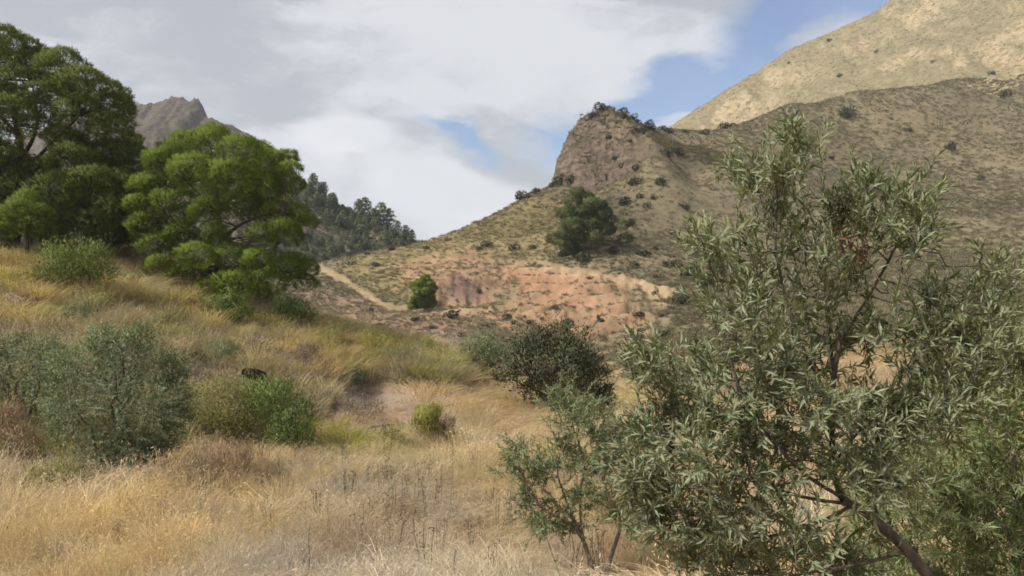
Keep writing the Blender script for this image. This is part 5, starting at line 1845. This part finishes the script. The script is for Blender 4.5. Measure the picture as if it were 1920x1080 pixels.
SH = [((1450, 400), (1485, 235)), ((1440, 380), (1375, 300)), ((1430, 360), (1340, 318)), ((1480, 330), (1520, 268)), ((1480, 350), (1465, 250)), ((1500, 360), (1512, 300)),
      ((1360, 480), (1265, 435)), ((1380, 500), (1290, 470)), ((1560, 410), (1545, 370)), ((1600, 400), (1605, 320)), ((1650, 390), (1680, 330)), ((1700, 400), (1740, 360)), ((1720, 430), (1775, 420)),
      ((1620, 640), (1680, 590)), ((1640, 650), (1700, 600)), ((1830, 560), (1890, 460)), ((1850, 600), (1910, 540)), ((1300, 720), (1175, 665)), ((1270, 760), (1180, 700)), ((1700, 480), (1770, 500)), ((1740, 500), (1800, 470))]
TR = [q(2010, 1560, -.1), q(1900, 1260), q(1800, 1140), q(1740, 1078), q(1680, 1012), q(1625, 962), q(1580, 935)]
TR = [np.array([.0, .0, -.15])] + TR
olive('olive_tree', b, 'big olive tree leaning in from the lower right on a dark branch and silvery leaves',
      [([q(1580, 935), q(1562, 880), q(1560, 800), q(1564, 700), q(1575, 640)], 0.0158, .012), ([q(1575, 640), q(1620, 570, -.05), q(1665, 490, -.1), q(1700, 420, -.1)], 0.0079, .005),
       ([q(1562, 690), q(1555, 600, .1), q(1548, 500, .1), q(1580, 420, .1)], 0.0072, .004), ([q(1562, 760), q(1500, 640, -.1), q(1460, 500, -.1), q(1455, 400, -.1), q(1480, 280, -.1)], 0.0086, .004),
       ([q(1580, 935), q(1500, 880, -.15), q(1400, 760, -.2), q(1350, 600, -.2), (q(1330, 490, -.2))], 0.0094, .005), ([q(1590, 945), q(1500, 930, -.1), q(1380, 890, -.2), q(1250, 830, -.2)], 0.0086, .005),
       ([q(1600, 948), q(1520, 985, .1), q(1400, 1010, .1), q(1280, 980, .1)], 0.0086, .005), ([q(1640, 975), q(1660, 860, .3), q(1720, 740, .4), q(1800, 620, .4), q(1860, 530, .4)], 0.0101, .005),
       ([q(1700, 1035), q(1600, 1060, -.1), q(1480, 1080, -.2)], 0.0086, .006), ([q(1562, 870), q(1620, 800, .1), q(1680, 760, .15)], 0.0072, .005)],
      [(*q(x, y, RNG.uniform(-.38, .42)), r_ * D2 / FPX) for x, y, r_ in BG], [(q(*a, RNG.uniform(-.2, .2)), q(*c, RNG.uniform(-.25, .2))) for a, c in SH], .064, .0122, .0165, 26, M_OLIVE, M_OLIVE_BARK,
      single=300, trunk_pts=(TR, .037, .019), tone=.5, length=1.4, up=.85, twig_r=.0014, thin=lambda c: .62 if c[2] + b.z > -.1 else 1.0,
      dead=[(q(1588, 440, -.1), .09), (q(1600, 480, -.1), .06)])

# ------------------------------------------------------------------ the air of the valley
hm = bpy.data.materials.new('haze')
hm.use_nodes = True
hk = NT(hm.node_tree)
hv = hk.n('ShaderNodeVolumePrincipled', ins={'Color': (.86, .92, 1.0), 'Density': 0.0003, 'Anisotropy': 0.2})
hk.set(hk.n('ShaderNodeOutputMaterial').inputs['Volume'], hv.outputs[0])
hx, hz0, hz1 = 6300.0, -8.0, 215.0
hc = np.array([(sx * hx, sy * hx, z_) for z_ in (hz0, hz1) for sx, sy in ((-1, -1), (1, -1), (1, 1), (-1, 1))])
hf = np.array([(3, 2, 1, 0), (4, 5, 6, 7), (0, 1, 5, 4), (1, 2, 6, 5), (2, 3, 7, 6), (3, 0, 4, 7)])
link('haze', mesh_np('haze', hc, hf), hm, kind='stuff')
